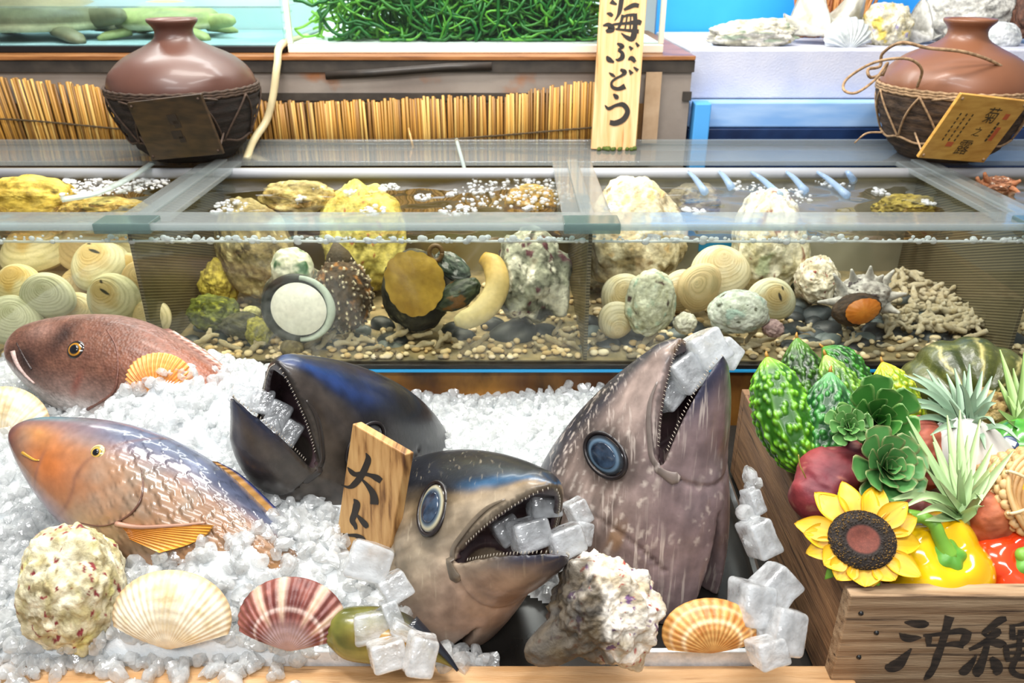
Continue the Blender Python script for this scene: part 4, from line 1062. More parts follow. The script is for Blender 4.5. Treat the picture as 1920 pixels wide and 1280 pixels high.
for i in range(75):
    if i < 48: px = rr.uniform(1470, 1800); py = rr.uniform(575, 655)
    else: px = rr.choice([rr.uniform(1105, 1345), rr.uniform(360, 560), rr.uniform(620, 1060)]); py = rr.uniform(600, 655)
    peb.append((px, py, rr.uniform(16, 28), int(rr.choice([0, 1, 1, 2]))))
for i, (px, py, hw, kd) in enumerate(peb):
    P = at(px, py, Y=1.285 + max(0, 655 - py) * .0019)
    s = hw * 1.38 / FPX
    scatter_obj('pebble', PM[kd], P, s, (rr.uniform(.2, .7), rr.uniform(-.4, .4), rr.uniform(-.5, .5)), 'dark rounded pebble on the tank floor', 'pebble', 'dark pebbles on the tank floor')
o = rock('snail_shell', 548, 652, 1.375, 23, 20, 'small round brown snail shell at the front glass below the white lidded snail', 'shell', ('#5b5138', '#8c8060'), [], 91, 16, .05, n=(48, 32))

# nothing in the tank may touch its front glass: slide anything too near straight back along its line of sight
bpy.context.view_layer.update()
for o in [o for o in bpy.data.objects if o not in _before and o.parent is None and o.get('kind') != 'stuff']:
    lo = 9.
    for q in [o] + list(o.children) + [c2 for c1 in o.children for c2 in c1.children]:
        if q.type == 'MESH':
            v_ = np.empty(len(q.data.vertices) * 3); q.data.vertices.foreach_get('co', v_)
            mw = np.array(q.matrix_world); lo = min(lo, (v_.reshape(-1, 3) @ mw[:3, :3].T + mw[:3, 3])[:, 1].min())
    if lo < 1.2412:
        d_ = nrm(np.array(o.location) - EYE); o.location = np.array(o.location) + d_ * (1.2412 - lo) / d_[1]
# ---------------------------------------------------------------- shells on the foam shelf
def wavy_clam(name, px, py, d, w, h, label, seed, col=('#a9a593', '#d5d2c6'), waves=4, roll=0, lean=25, deep=.5):
    nt, nr = 140, 26; k = d / FPX
    A = math.radians(105); th = np.linspace(-A, A, nt)[:, None]; r = np.linspace(.02, 1, nr)[None]
    fold = np.cos(th * waves * PI / A + seed)
    X = w * k * r * np.sin(th) * (1 + .06 * fold * r); Y = h * k * r * (np.cos(th) * .8 + .25) + h * k * .26 * fold * r ** 2
    Z = deep * h * k * ((1 - r ** 2) * .9 + .75 * fold * r ** 1.4) * (1 + 0 * th)
    P = np.stack([X + 0 * Z, Y + 0 * Z, Z], -1); n = fbm(P / (w * k) * 5, seed, 4); P = P + .03 * h * k * n[..., None]
    c = mixc(C(col[0]), C(col[1]), .5 + n * 1.4 + .3 * fold)
    g = G(); f = grid_faces(nt, nr); g.add(P, f, c.reshape(-1, 3)); g.add(P - [0, 0, .06 * h * k], [q[::-1] for q in f], c.reshape(-1, 3))
    N_ = nt * nr; rim = [i * nr + nr - 1 for i in range(nt)]; g.f += [(rim[i], rim[i + 1], rim[i + 1] + N_, rim[i] + N_) for i in range(nt - 1)]
    return mk(name, tr(g.get()[:2], facing(lean, 0, roll), 1, at(px, py, d=d)) + (g.get()[2],), M_shell, None, label, 'shell')
rock('oyster_shell', 1412, 66, 1.96, 82, 26, 'long ragged white oyster shell lying at the end of the foam shelf', 'shell', ('#9a967f', '#d3cfc2'), [('#c3a94e', 2, .28, .1), ('#98a58c', 3, .2, .15)], 101, 30, .2, fine=.14, ff=6)
wavy_clam('giant_clam_shell', 1545, 84, 2.02, 80, 92, 'large wavy white giant clam shell standing on the foam shelf', 2, waves=3)
mk('white_scallop', put(scallop(R=.07, ribs=11, span=95, ribh=.05, dome=.5, ncol=lambda t, r, n: mixc(C('#a4abab'), C('#d0d4d2'), .6 + n)), 1590, 96, 1.94, 20, 0, 4, .95), M_shell, None, 'ribbed white scallop shell leaning on the giant clam', 'shell')
rock('rock_oyster', 1662, 52, 1.99, 46, 46, 'white and yellow rough oyster between the giant clam and the jar', 'shell', ('#a39a78', '#d2ccb8'), [('#c8b256', 2.6, .2, .12), ('#9a94b0', 4, .3, .08)], 105, 40, .16, fine=.1)
wavy_clam('bowl_shell', 1735, 84, 2.02, 36, 62, 'pale grey cupped shell with a brown hollow beside the right jar neck', 5, ('#8d8b83', '#c4c2ba'), 2, 20)
rock('coral_block', 1815, 30, 2.06, 84, 52, 'big white coral block behind the neck of the right jar', 'coral', ('#a5a39b', '#d3d1c9'), [('#a8a39c', 7, .3, .08)], 107, 50, .14, fine=.12)
rock('round_shell', 1868, 72, 1.97, 44, 30, 'smooth white round shell beside the right jar neck', 'shell', ('#abafaf', '#d4d5d3'), [], 109, 30, .08)
rock('brown_coral', 1925, 30, 2.0, 22, 44, 'dark brown coral at the very end of the foam shelf', 'coral', ('#3b241a', '#6b4534'), [], 111, 24, .2, fine=.12)
g = G(); rs = np.random.default_rng(12)
for i in range(90):
    px = rs.uniform(1480, 1770); a = at(1560 + (px - 1625) * .5, 60, Y=2.3); a[2] = .51
    p = [a, a + [.02 * rs.normal(), .01, .12], at(px, rs.uniform(-140, -20), Y=2.3 + .08 * rs.random())]
    g.add(*tube(spline(p, 10), np.linspace(.006, .003, 10), 6), c=mixc(C('#7d3f1c'), C('#c98a4a'), rs.random()))
mk('sea_fan', g, M_vc, None, 'brown orange sea fan branches behind the white shells', 'coral')
# ---------------------------------------------------------------- crushed ice
ICE = [(-60, 1240, .016), (20, 1240, .016), (150, 1240, .016), (300, 1242, .018), (480, 1240, .018), (520, 1232, .014), (100, 1215, .03), (240, 1212, .034), (330, 1208, .038), (430, 1210, .036), (520, 1214, .032), (600, 1215, -.01), (20, 1150, .022), (20, 1060, .035), (60, 960, .055), (20, 870, .075), (0, 820, .085), (-80, 900, .07),
       (240, 1060, .065), (300, 1040, .095), (380, 1020, .104), (450, 1010, .106), (520, 1005, .096), (570, 1020, .088), (640, 1060, .062), (690, 1085, .052), (735, 1100, .045), (720, 1150, .02), (650, 1190, .0), (200, 1120, .05), (330, 1140, .03), (550, 1140, .03),
       (300, 690, .185), (350, 690, .18), (330, 730, .172), (250, 735, .15), (300, 770, .135), (380, 770, .13), (400, 720, .14), (420, 800, .115), (250, 800, .12), (160, 800, .1), (80, 790, .09), (20, 800, .085), (420, 860, .09), (470, 900, .08),
       (560, 690, .05), (640, 700, .03), (700, 716, .02), (800, 738, .008), (900, 736, .008), (1000, 724, .014), (1090, 710, .022), (1150, 700, .03), (1000, 790, .022), (880, 800, .02), (850, 880, .02), (960, 850, .03), (1060, 800, .03), (1080, 960, .035), (1070, 880, .045), (1090, 1020, .015), (1000, 940, .02),
       (900, 1150, -.045), (830, 1200, -.045), (1000, 1200, -.045), (1200, 1150, -.045), (1300, 1150, -.045), (1350, 1020, -.045), (1400, 1100, -.045), (1420, 950, -.02), (1400, 800, .03), (1250, 760, .05), (1300, 700, .06), (1380, 740, .05), (760, 1150, -.02)]
_ic = np.array([at(a, b, z=c) for a, b, c in ICE])
def ice_z(X, Y):
    X = np.asarray(X, float); Y = np.asarray(Y, float)
    d2 = (X[..., None] - _ic[:, 0]) ** 2 + (Y[..., None] - _ic[:, 1]) ** 2
    w = 1 / (d2 + .0004) ** 1.7
    return (w * _ic[:, 2]).sum(-1) / w.sum(-1)
gx, gy = np.meshgrid(np.linspace(-.98, .30, 260), np.linspace(.6412, 1.232, 130), indexing='ij')
gz = ice_z(gx, gy) - .006 + .006 * fbm(np.stack([gx * 60, gy * 60, gx * 0], -1), 3, 3)
gz[:, 0] = -.0295
g = G(); g.add(np.stack([gx, gy, np.maximum(gz, -.0295)], -1), grid_faces(260, 130))
keep = (gz > -.024) | (np.roll(gz, -1, 1) > -.024)
fk = [q for q in g.f if any(keep.reshape(-1)[i] for i in q)]
g.f = fk
nv = 260 * 130
bed = mk('packed_ice', g, M_ice_bed, label='packed white ice under the crushed bits', kind='stuff', cat='ice')
ri = np.random.default_rng(77)
TPL = []
for s in range(14):
    v, f = ball(14, 10)
    pl = ri.normal(size=(8, 3)); pl /= np.linalg.norm(pl, axis=1)[:, None]; dd = ri.uniform(.55, .95, 8)
    r_ = ((np.maximum(v @ pl.T, 0) / dd) ** 60).sum(1) ** (-1 / 60)
    TPL.append((v * np.minimum(r_, 1.25)[:, None] * ri.uniform(.62, 1.4, 3), f))
g = G()
def bit(x, y, z, s):
    q, f = TPL[ri.integers(0, 14)]
    g.add((q * s) @ rotm(*ri.uniform(0, 360, 3)).T + [x, y, z], f)
cand = np.stack([ri.uniform(-.95, .30, 9000), ri.uniform(.642, 1.228, 9000)], 1)
cz = ice_z(cand[:, 0], cand[:, 1]); okk = cz > -.018
grid = {}
for (x, y), z, o in zip(cand, cz, okk):
    if not o: continue
    k = (int(x / .0105), int(y / .0105))
    if grid.get(k, 0) >= (2 if y < .8 else 1): continue
    grid[k] = grid.get(k, 0) + 1
    s = ri.uniform(.005, .0095) * (1.2 if y < .85 and ri.random() < .35 else 1)
    bit(x, y, z + ri.uniform(-.003, .006), s)
for i in range(190):       # spilled onto the rail
    x = ri.uniform(-.64, -.23); y = .646 - .07 * ri.random() ** 1.7
    if x > -.5 and y < .60: continue
    bit(x, y, .005 + .3 * .006, ri.uniform(.005, .009))
for (px, py, d) in [(1408, 892, .93), (1412, 905, .93), (1405, 920, .925), (1410, 940, .92), (1402, 960, .91), (1415, 985, .905), (1420, 1000, .9), (1408, 1015, .895), (1412, 972, .905)]:
    p = at(px, py, d=d); bit(p[0], p[1], p[2], ri.uniform(.007, .011))
mk('crushed_ice', g, M_ice_bit, label='heaps of crushed clear ice bits around the fish', cat='ice', kind='stuff', smooth=False)

# ---------------------------------------------------------------- fish
def proj(P):
    d = np.asarray(P) - EYE; t = d @ FWD
    return np.stack([960 + FPX * (d @ RGT) / t, 640 - FPX * (d @ UPV) / t, t], -1)

def surf_at(v, px, py, rad=6):
    q = proj(v); dd = np.hypot(q[:, 0] - px, q[:, 1] - py)
    k = dd < max(rad, dd.min() + 1)
    i = np.where(k)[0]; return v[i[np.argmin(q[i, 2])]]

def fish_body(tops, bots, P0, n, wid, colf, nu=110, nv=48, ex=2.0, scales=None, dark=1.):
    T = spline([onplane(a, b, P0, n) for a, b in tops], nu); B = spline([onplane(a, b, P0, n) for a, b in bots], nu)
    s = np.linspace(0, 1, nu); w = curve(np.linspace(0, 1, len(wid)), wid)(s)
    a = np.arange(nv) / nv * 2 * PI
    c, sn = np.cos(a), np.sin(a)
    cx = np.sign(c) * np.abs(c) ** (2 / ex) ; sx = np.sign(sn) * np.abs(sn) ** (2 / ex)
    ctr = (T + B) / 2; hv = (T - B) / 2
    V = ctr[:, None] + hv[:, None] * cx[None, :, None] + n * (w[:, None] * sx[None])[..., None]
    t = (1 - cx) / 2
    cols = colf(s[:, None] + 0 * t[None], t[None] + 0 * s[:, None], V, np.broadcast_to(sx[None], (nu, nv)))
    cols = cols * dark
    if scales:
        Ns, Nt, amp, s0 = scales
        S, T2 = s[:, None] + 0 * t[None], t[None] + 0 * s[:, None]
        w_ = fbm(V * 25, 77, 2) * .25
        q = (T2 * Nt + w_); row = np.floor(q); vv = q - row - .5
        u = (S * Ns + .5 * (row % 2) - 1.5 * vv ** 2 + w_) % 1
        k = sstep(s0, s0 + .16, S)
        V = V + n * (amp * (1 - u) * k * sx[None] * (np.abs(sx[None]) > .15))[..., None]
        cols = cols * (1 - .38 * k * (np.exp(-(u / .10) ** 2) + np.exp(-((1 - u) / .10) ** 2)))[..., None]
    v, f = loft(V)
    return v, f, cols.reshape(-1, 3)

def eye_parts(parent, P, n, r, rings, pupil, depth=.5, elong=1., roll=0, mpup=None, up=None):
    """eye on the surface point P facing n: coloured rings and a pupil of its own"""
    n = nrm(n); u = nrm(np.cross([0, 0, 1.], n) if up is None else np.cross(up, n)); w = np.cross(n, u)
    cr, sr = math.cos(math.radians(roll)), math.sin(math.radians(roll))
    u, w = u * cr + w * sr, w * cr - u * sr
    R = np.stack([u, w, n], 1)
    q = np.linspace(0, PI / 2, 22); prof = [(max(1e-4, math.sin(a)), math.cos(a) * depth) for a in q]
    v, f = lathe(prof[::-1], 48)
    rad = np.hypot(v[:, 0], v[:, 1])
    c = np.zeros((len(v), 3))
    for lo, h in rings: c[rad >= lo - .02] = C(h)
    for i in range(1, len(rings)):
        lo = rings[i][0]; k = (rad > lo - .05) & (rad < lo + .05); c[k] = mixc(C(rings[i - 1][1]), C(rings[i][1]), (rad[k] - lo + .05) / .1)
    e = mk('eye', tr((v * [r, r * elong, r], f), R, 1, P) + (c,), M_eye, parent)
    pr, ph = pupil
    bv_, bf_ = ball(32, 18)
    mk('pupil', tr((bv_ * [r * pr, r * pr * elong, r * depth * .35], bf_), R, 1, np.asarray(P) + n * r * depth * (math.sqrt(max(0, 1 - pr * pr)) * .55 + .42)), mpup or mat('pupil_' + ph, '#' + ph, rough=.08, coat=.5), e)
    return e
M_eye = mat('fish_eye', '#ffffff', vc=True, rough=.1, coat=.6, grain=0)
M_skin = mat('snapper_skin', '#ffffff', vc=True, rough=.4, scale=130, grain=.22, bump=.0008, cells=230, coat=.1, spec=.4)
M_skin2 = mat('parrotfish_skin', '#ffffff', vc=True, rough=.24, scale=60, grain=.14, bump=.0008, bscale=45, coat=.4)
M_fin = mat('fin', '#ffffff', vc=True, rough=.35, scale=60, stretch=(1, 1, 1), grain=.15, coat=.2)

# brown snapper at the back left
P0 = at(200, 690, d=1.215); n_ = facing(38, -4)[:, 2]
def colr(s, t, V, sx):
    nz = fbm(V * 60, 4, 4); nf = fbm(V * 240, 9, 2)
    c = mixc(C('#7f5644'), C('#6c4537'), .5 + nz)
    c = mixc(c, C('#a05a3e'), sstep(.5, .9, s) * .8)
    c = mixc(c, C('#a98f86'), sstep(.55, .95, t) * (1 - sstep(.6, .85, s)))
    c = mixc(c, C('#d8cdc8'), sstep(.80, .93, t + .14 * (1 - sstep(.1, .4, s))) * (1 - sstep(.7, .9, s)))
    c = mixc(c, C('#33231f'), np.exp(-((s - .275) / .085) ** 2 - ((t - .56) / .22) ** 2) * .92)
    c = mixc(c, C('#2d1e1b'), np.exp(-((s - .425) / .03) ** 2 - ((t - .25) / .11) ** 2) * .8 + np.exp(-((s - .395) / .035) ** 2 - ((t - .37) / .13) ** 2) * .6)
    c = mixc(c, C('#b08a7c'), np.exp(-((s - .33) / .05) ** 2 - ((t - .2) / .1) ** 2) * .6)
    c = mixc(c, C('#b59a94'), sstep(.12, .0, t) * .5)
    c = mixc(c, C('#c9a8a2'), sstep(.17, .07, s + .08 * (t - .5)))
    c = mixc(c, C('#8a4a3c'), np.exp(-((s - .47 + .18 * (t - .7)) / .012) ** 2 - ((t - .72) / .12) ** 2) * .8)
    return c * (1 + .35 * nf)[..., None]
tops = [(18, 652), (24, 634), (50, 611), (105, 596), (170, 590), (240, 594), (305, 616), (370, 660), (420, 700), (455, 738)]
bots = [(19, 660), (24, 690), (58, 728), (105, 764), (165, 782), (235, 800), (310, 810), (385, 800), (430, 790), (462, 760)]
sn = thing('snapper', 'brown red fish with a yellow ringed eye resting high on the ice heap', 'fish', at(240, 760, d=1.2))
V, F, K = fish_body(tops, bots, P0, n_, [.004, .02, .034, .046, .055, .06, .058, .05, .036, .012], colr, nu=170, nv=90, dark=.72)
mk('body', (V, F, K), M_skin, sn)
e = surf_at(V, 138, 656)
eye_parts(sn, e - n_ * .002, nrm(n_ + [-.05, 0, .05]), 18 * 1.19 / FPX, [(0, '#0d0c0e'), (.52, '#b57c1e'), (.66, '#1f1612'), (.9, '#33231d')], (.47, '0a0b10'), .42)
mk('mouth', tube(spline([surf_at(V, a, b) + n_ * .0003 for a, b in ((26, 640), (36, 658), (46, 676), (56, 690))], 16), np.linspace(.0009, .0017, 16), 8, flat=.5) + (C('#2a1a18'),), M_skin, sn)
mk('lower_lip', tube(spline([surf_at(V, a, b) + n_ * .001 for a, b in ((20, 660), (28, 684), (44, 706), (62, 722))], 16), np.linspace(.0045, .0015, 16), 8, flat=.5) + (C('#a99088'),), M_skin, sn)
def blade(pts_a, pts_b, m, parent, name, col, th=.0012, ray_n=30, nn=None, wave=.12):
    """thin fin between two pixel curves lying on the plane (P0, n_) of the fish, rayed across"""
    q = nn or 60
    A = spline([onplane(a, b, P0, n_) for a, b in pts_a], q); B = spline([onplane(a, b, P0, n_) for a, b in pts_b], q)
    u = np.linspace(0, 1, 9); V_ = A[:, None] * (1 - u[None, :, None]) + B[:, None] * u[None, :, None]
    rip = np.cos(np.linspace(0, ray_n * PI, q))
    off = (th * (1.0 + .8 * rip))[:, None, None] * n_
    c = col(np.linspace(0, 1, q)[:, None] + 0 * u[None], u[None] + 0 * np.zeros((q, 1))) * (1 + wave * rip)[:, None, None]
    g = G(); f = grid_faces(q, 9); g.add(V_ + off, f, c.reshape(-1, 3)); g.add(V_ - off, [x[::-1] for x in f], c.reshape(-1, 3))
    N_ = q * 9
    ring = [i * 9 + 8 for i in range(q)]; g.f += [(ring[i], ring[i + 1], ring[i + 1] + N_, ring[i] + N_) for i in range(q - 1)]
    ring = [i * 9 for i in range(q)]; g.f += [(ring[i + 1], ring[i], ring[i] + N_, ring[i + 1] + N_) for i in range(q - 1)]
    return mk(name, g, m, parent)
blade([(300, 618), (350, 650), (405, 690), (445, 728)], [(318, 616), (372, 648), (424, 690), (458, 730)], M_fin, sn, 'dorsal_fin', lambda s, u: mixc(C('#8d5a48'), C('#c9a596'), u))
g = G()
for a, b, c, d_ in ((340, 634, 386, 658), (362, 648, 424, 690), (385, 666, 428, 696), (325, 622, 352, 640)):
    g.add(*tube([onplane(a, b, P0, n_ ), onplane((a + c) / 2, (b + d_) / 2 - 1, P0, n_), onplane(c, d_, P0, n_)], [.0022, .0018, .0006], 7))
mk('fin_spine', g, mat('fin_spine', '#d9c2b6', rough=.4), sn)
mk('gill_cover', tube(spline([surf_at(V, a, b) + n_ * .0006 for a, b in ((196, 616), (216, 650), (222, 700), (204, 740), (160, 770))], 30), np.linspace(.0008, .0026, 30), 6) + (C('#6b4438'),), M_skin, sn)

# parrotfish in front
P0 = at(300, 930, d=.985); n_ = facing(42, -3)[:, 2]
def colr(s, t, V, sx):
    nz = fbm(V * 45, 14, 4)
    c = mixc(C('#b0805c'), C('#9c8a78'), .5 + nz)
    c = mixc(c, C('#c46f34'), np.exp(-((s - .32) / .11) ** 2 - ((t - .5) / .28) ** 2) * .95)
    c = mixc(c, C('#c9925a'), sstep(.45, .8, s) * sstep(.35, .8, t) * .8)
    c = mixc(c, C('#6f342c'), sstep(.26, .10, s) * .95)
    c = mixc(c, C('#c58240'), np.exp(-((s - .27) / .05) ** 2 - ((t - .2) / .13) ** 2) * .8)
    c = mixc(c, C('#5f6a86'), sstep(.34, .08, t) * sstep(.2, .5, s) * .95)
    c = mixc(c, C('#71505e'), sstep(.24, .02, t) * (1 - sstep(.25, .5, s)) * .8)
    c = mixc(c, C('#5fa9b8'), sstep(.1, .02, t) * np.exp(-((s - .25) / .1) ** 2) * .7)
    c = mixc(c, C('#8d7fa0'), sstep(.7, 1, t) * (1 - sstep(.3, .45, s)) * .8)
    c = mixc(c, C('#d7b48a'), np.exp(-((s - .45) / .05) ** 2 - ((t - .82) / .12) ** 2) * .7)
    c = mixc(c, C('#7d5a52'), np.exp(-((s - .24 - .1 * (1 - t)) / .006) ** 2) * sstep(.3, .5, t) * .45)
    c = mixc(c, C('#7f5648'), np.exp(-((s - .405 + .13 * (t - .55) ** 2 * 4 * np.sign(t - .5)) / .006) ** 2) * .5)
    return c * (1 + .22 * fbm(V * 160, 3, 2))[..., None]
tops = [(29, 815), (38, 797), (70, 784), (130, 782), (205, 788), (280, 806), (355, 838), (425, 884), (490, 946), (550, 1005), (610, 1062)]
bots = [(29, 822), (38, 858), (70, 920), (112, 975), (160, 1020), (230, 1064), (330, 1105), (430, 1120), (510, 1110), (570, 1085), (616, 1072)]
pf = thing('parrotfish', 'orange and blue parrotfish lying on crushed ice with its snout at the tray end', 'fish', at(300, 1050, d=.95))
V, F, K = fish_body(tops, bots, P0, n_, [.006, .024, .036, .046, .053, .057, .058, .052, .042, .026, .008], colr, nu=340, nv=170, scales=(22, 15, .0024, .40), dark=.74)
mk('body', (V, F, K), M_skin2, pf)
e = surf_at(V, 178, 845)
eye_parts(pf, e - n_ * .0025, nrm(n_ + [-.1, 0, .1]), 16 * .955 / FPX, [(0, '#14161c'), (.42, '#c9a24a'), (.62, '#6f6a48'), (.74, '#d8c48a'), (.92, '#8f6f52')], (.4, '0b0e14'), .45)
mk('mouth', tube(spline([surf_at(V, a, b) + n_ * .0006 for a, b in ((38, 845), (50, 852), (62, 858), (70, 859))], 12), np.linspace(.0022, .0008, 12), 8) + (C('#b0842a'),), M_skin2, pf)
blade([(395, 864), (430, 892), (490, 950), (550, 1009), (606, 1062)], [(410, 866), (452, 890), (510, 944), (568, 1004), (618, 1056)], M_fin, pf, 'dorsal_fin', lambda s, u: mixc(mixc(C('#c0883a'), C('#8a6a3a'), .3), C('#23346a'), sstep(.62, .9, u)))
P0k = P0; P0 = P0 + n_ * .058
blade([(222, 984), (230, 989), (238, 998), (244, 1010)], [(400, 984), (385, 1004), (350, 1022), (300, 1036)], M_fin, pf, 'pectoral_fin', lambda s, u: mixc(C('#b06a1e'), C('#d99a3c'), u) * 1, ray_n=22)
mk('fin_edge', tube(spline([onplane(a, b, P0, n_) + n_ * .001 for a, b in ((218, 982), (260, 988), (330, 985), (385, 980))], 20), np.linspace(.0032, .0014, 20), 8) + (C('#a9806c'),), M_fin, pf)
mk('gill_edge', tube(spline([surf_at(V, a, b) + n_ * .0004 for a, b in ((140, 980), (190, 988), (235, 968), (262, 930), (268, 880), (250, 845))], 40), np.concatenate([np.linspace(.0006, .0014, 20), np.linspace(.0014, .0004, 20)]), 8) + (C('#5f4034'),), M_skin2, pf)
P0 = P0k

# ---------------------------------------------------------------- tuna heads
zt_ = curve([-.35, -.1, 0, .2, .4, .6, .8, .9, .96, 1.0], [.44, .455, .45, .42, .36, .275, .165, .10, .055, .0])
zb_ = curve([-.35, -.1, 0, .2, .4, .6, .8, .9, .96, 1.0], [-.42, -.43, -.425, -.405, -.36, -.285, -.175, -.105, -.055, -.015])
wy_ = curve([-.35, -.1, 0, .2, .4, .6, .8, .9, .96, 1.0], [.31, .315, .31, .30, .275, .225, .15, .10, .06, .012])
HX, HZ = .58, -.16
def mline(x): return np.interp(x, [.3, .6, .64, .8, .92, 1.0], [-.16, -.155, -.14, -.075, -.035, -.008])
def outer(x, y, z):
    top, bot, w = zt_(x), zb_(x), np.maximum(wy_(x), .012)
    zc, h = (top + bot) / 2, np.maximum((top - bot) / 2, .012)
    q = np.sqrt((y / w) ** 2 + ((z - zc) / h) ** 2)
    f = (q - 1) * np.minimum(h, w) * .9
    return np.where(x > 1, np.maximum(f, x - 1), f)
def jawspace(x, z, g):
    c, s = math.cos(g), math.sin(g); X, Z = x - HX, z - HZ
    return HX + X * c - Z * s, HZ + X * s + Z * c
def side_y(x, z):
    top, bot, w = zt_(np.asarray(x, float)), zb_(np.asarray(x, float)), wy_(np.asarray(x, float))
    q = np.clip(((np.asarray(z) - (top + bot) / 2) / ((top - bot) / 2)) ** 2, 0, .995)
    return w * np.sqrt(1 - q)

def tuna(label, rot, scale, loc, gape, pal, skin, flip_extra=None, xlo=-.3, slit=True, zclip=-.029, chin=0.):
    R = rotm(*rot); loc = np.asarray(loc, float); g = math.radians(gape)
    def W(p): return (np.asarray(p, float) @ R.T) * scale + loc
    groove = spline([(.30, .20), (.345, .06), (.36, -.08), (.33, -.2), (.26, -.3)], 40)
    groove2 = spline([(.02, .26), (.07, .1), (.08, -.08), (.06, -.24), (.0, -.36)], 40)
    groove3 = spline([(.612, -.20), (.58, -.27), (.55, -.33), (.53, -.38)], 40)
    def F(x, y, z):
        o = outer(x, y, z)
        U = smax(o, -np.maximum(z - mline(x), .635 - x), .012)
        jx, jz = jawspace(x, z, g)
        oj = outer(jx, y, jz + chin * np.sin(PI * np.clip((jx - .45) / .55, 0, 1)) * np.clip((mline(jx) - jz) / .12, 0, 1))
        L_ = smax(oj, np.maximum(jz - mline(jx) + .004, .40 - jx), .012)
        cu = np.maximum.reduce([o + .030, z - (mline(x) + .10 * np.clip((1.02 - x) / .3, 0, 1)), .60 - x, x - .945])
        cl = np.maximum.reduce([oj + .020, (mline(jx) - .085 * np.clip((1.0 - jx) / .3, 0, 1)) - jz, .60 - jx, jx - .945, jz - mline(jx) - .012])
        th = (np.sqrt(((x - .66) / .16) ** 2 + (y / .13) ** 2 + ((z + .2) / .13) ** 2) - 1) * .12
        b = smin(U, L_, .022)
        th = np.maximum(th, np.minimum(o + .034, np.maximum(oj, jz - mline(jx) - .03) + .026)); b = smax(b, -th, .012); b = smax(b, -cu, .012); b = smax(b, -cl, .012)
        for gr, dep in ((groove, .010), (groove2, .012), (groove3, .009)):
            d = np.full(x.shape, 9.)
            near = (x > gr[:, 0].min() - .05) & (x < gr[:, 0].max() + .05)
            xx, zz = x[near], z[near]
            dd = np.min(np.hypot(xx[:, None] - gr[None, ::2, 0], zz[:, None] - gr[None, ::2, 1]), 1)
            d[near] = dd
            b = b + dep * np.exp(-(d / .010) ** 2)
        if slit:
            wv = .085 * np.clip((.46 - x) / .40, 0, 1.5)
            sl = np.maximum.reduce([np.abs(y) - wv, z + .14 + .0 * x, x - .46])
            b = smax(b, -sl, .02)
        b = np.maximum(b, xlo - x)
        wz = (R[2, 0] * x + R[2, 1] * y + R[2, 2] * z) * scale + loc[2]
        return np.maximum(b, (zclip - wz) / scale)
    v, f = surfnet(F, (xlo - .02, -.36, -.62), (1.03, .36, .5), .0098)
    x, y, z = v.T
    jx, jz = jawspace(x, z, g)
    o, oj = outer(x, y, z), outer(jx, y, jz + chin * np.sin(PI * np.clip((jx - .45) / .55, 0, 1)) * np.clip((mline(jx) - jz) / .12, 0, 1))
    inside = ((o < -.014) & (z < mline(x) + .12) & (x > .58) & (jz > mline(jx) - .005)) | ((oj < -.012) & (jz > mline(jx) - .11) & (jx > .58) & (z < mline(x)) & ((o < -.012) | (x > .67)))
    isjaw = (oj < .03) & (jz < mline(jx) + .03) & (jx > .45) & (o > .004)
    ux = np.where(isjaw, jx, x); uz = np.where(isjaw, jz, z)
    t = (uz - (zt_(ux) + zb_(ux)) / 2) / np.maximum(.02, (zt_(ux) - zb_(ux)) / 2)
    nz = fbm(v * [4, 6, 6], 3, 4); st = fbm(v * [5, 40, 40], 6, 3)
    c = pal(ux, t, nz, st, isjaw, v)
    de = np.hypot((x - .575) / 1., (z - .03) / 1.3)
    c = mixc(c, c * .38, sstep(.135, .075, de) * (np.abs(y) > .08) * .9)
    c = np.where((isjaw & (jx > .72))[:, None], mixc(c, C('#1d2740'), sstep(.075, .02, np.abs(jz - mline(jx))) * sstep(.72, .9, jx) * .85), c)
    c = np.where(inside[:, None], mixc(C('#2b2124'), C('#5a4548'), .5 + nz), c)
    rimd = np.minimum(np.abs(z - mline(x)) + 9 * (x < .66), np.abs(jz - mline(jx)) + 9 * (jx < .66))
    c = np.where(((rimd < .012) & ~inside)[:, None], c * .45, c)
    root = thing('tuna_head', label, 'fish', W((.3, 0, 0)) * [1, 1, 0] + [0, 0, zclip], 'tuna heads on the ice')
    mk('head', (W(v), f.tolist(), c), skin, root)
    for s in (-1, 1):
        xs = np.array([.88, .82, .76, .70, .655, .63, .614, .608]); zs = mline(xs) + np.array([.02, .03, .026, .016, .006, -.02, -.05, -.072])
        P = spline(np.stack([xs, 0 * xs, zs], 1), 40)
        jx_, jz_ = jawspace(P[:, 0], P[:, 2], g)
        P[:, 1] = s * (np.maximum(side_y(P[:, 0], P[:, 2]), np.where(jz_ < mline(jx_) + .01, side_y(jx_, jz_), 0)) + .006); rad = np.interp(np.linspace(0, 1, 40), [0, .2, .6, .78, .92, 1], [.003, .009, .011, .016, .026, .014])
        mk('maxilla', tube(W(P), rad * scale, 12, flat=.36, up=R @ np.array([.25, s, 0])) + (mixc(pal(np.full(480, .7), np.full(480, -.1), np.repeat(np.linspace(-.2, .2, 40), 12), np.zeros(480), np.zeros(480, bool), np.zeros((480, 3))), C('#1d191b'), .55),), skin, root)
    tg = G()
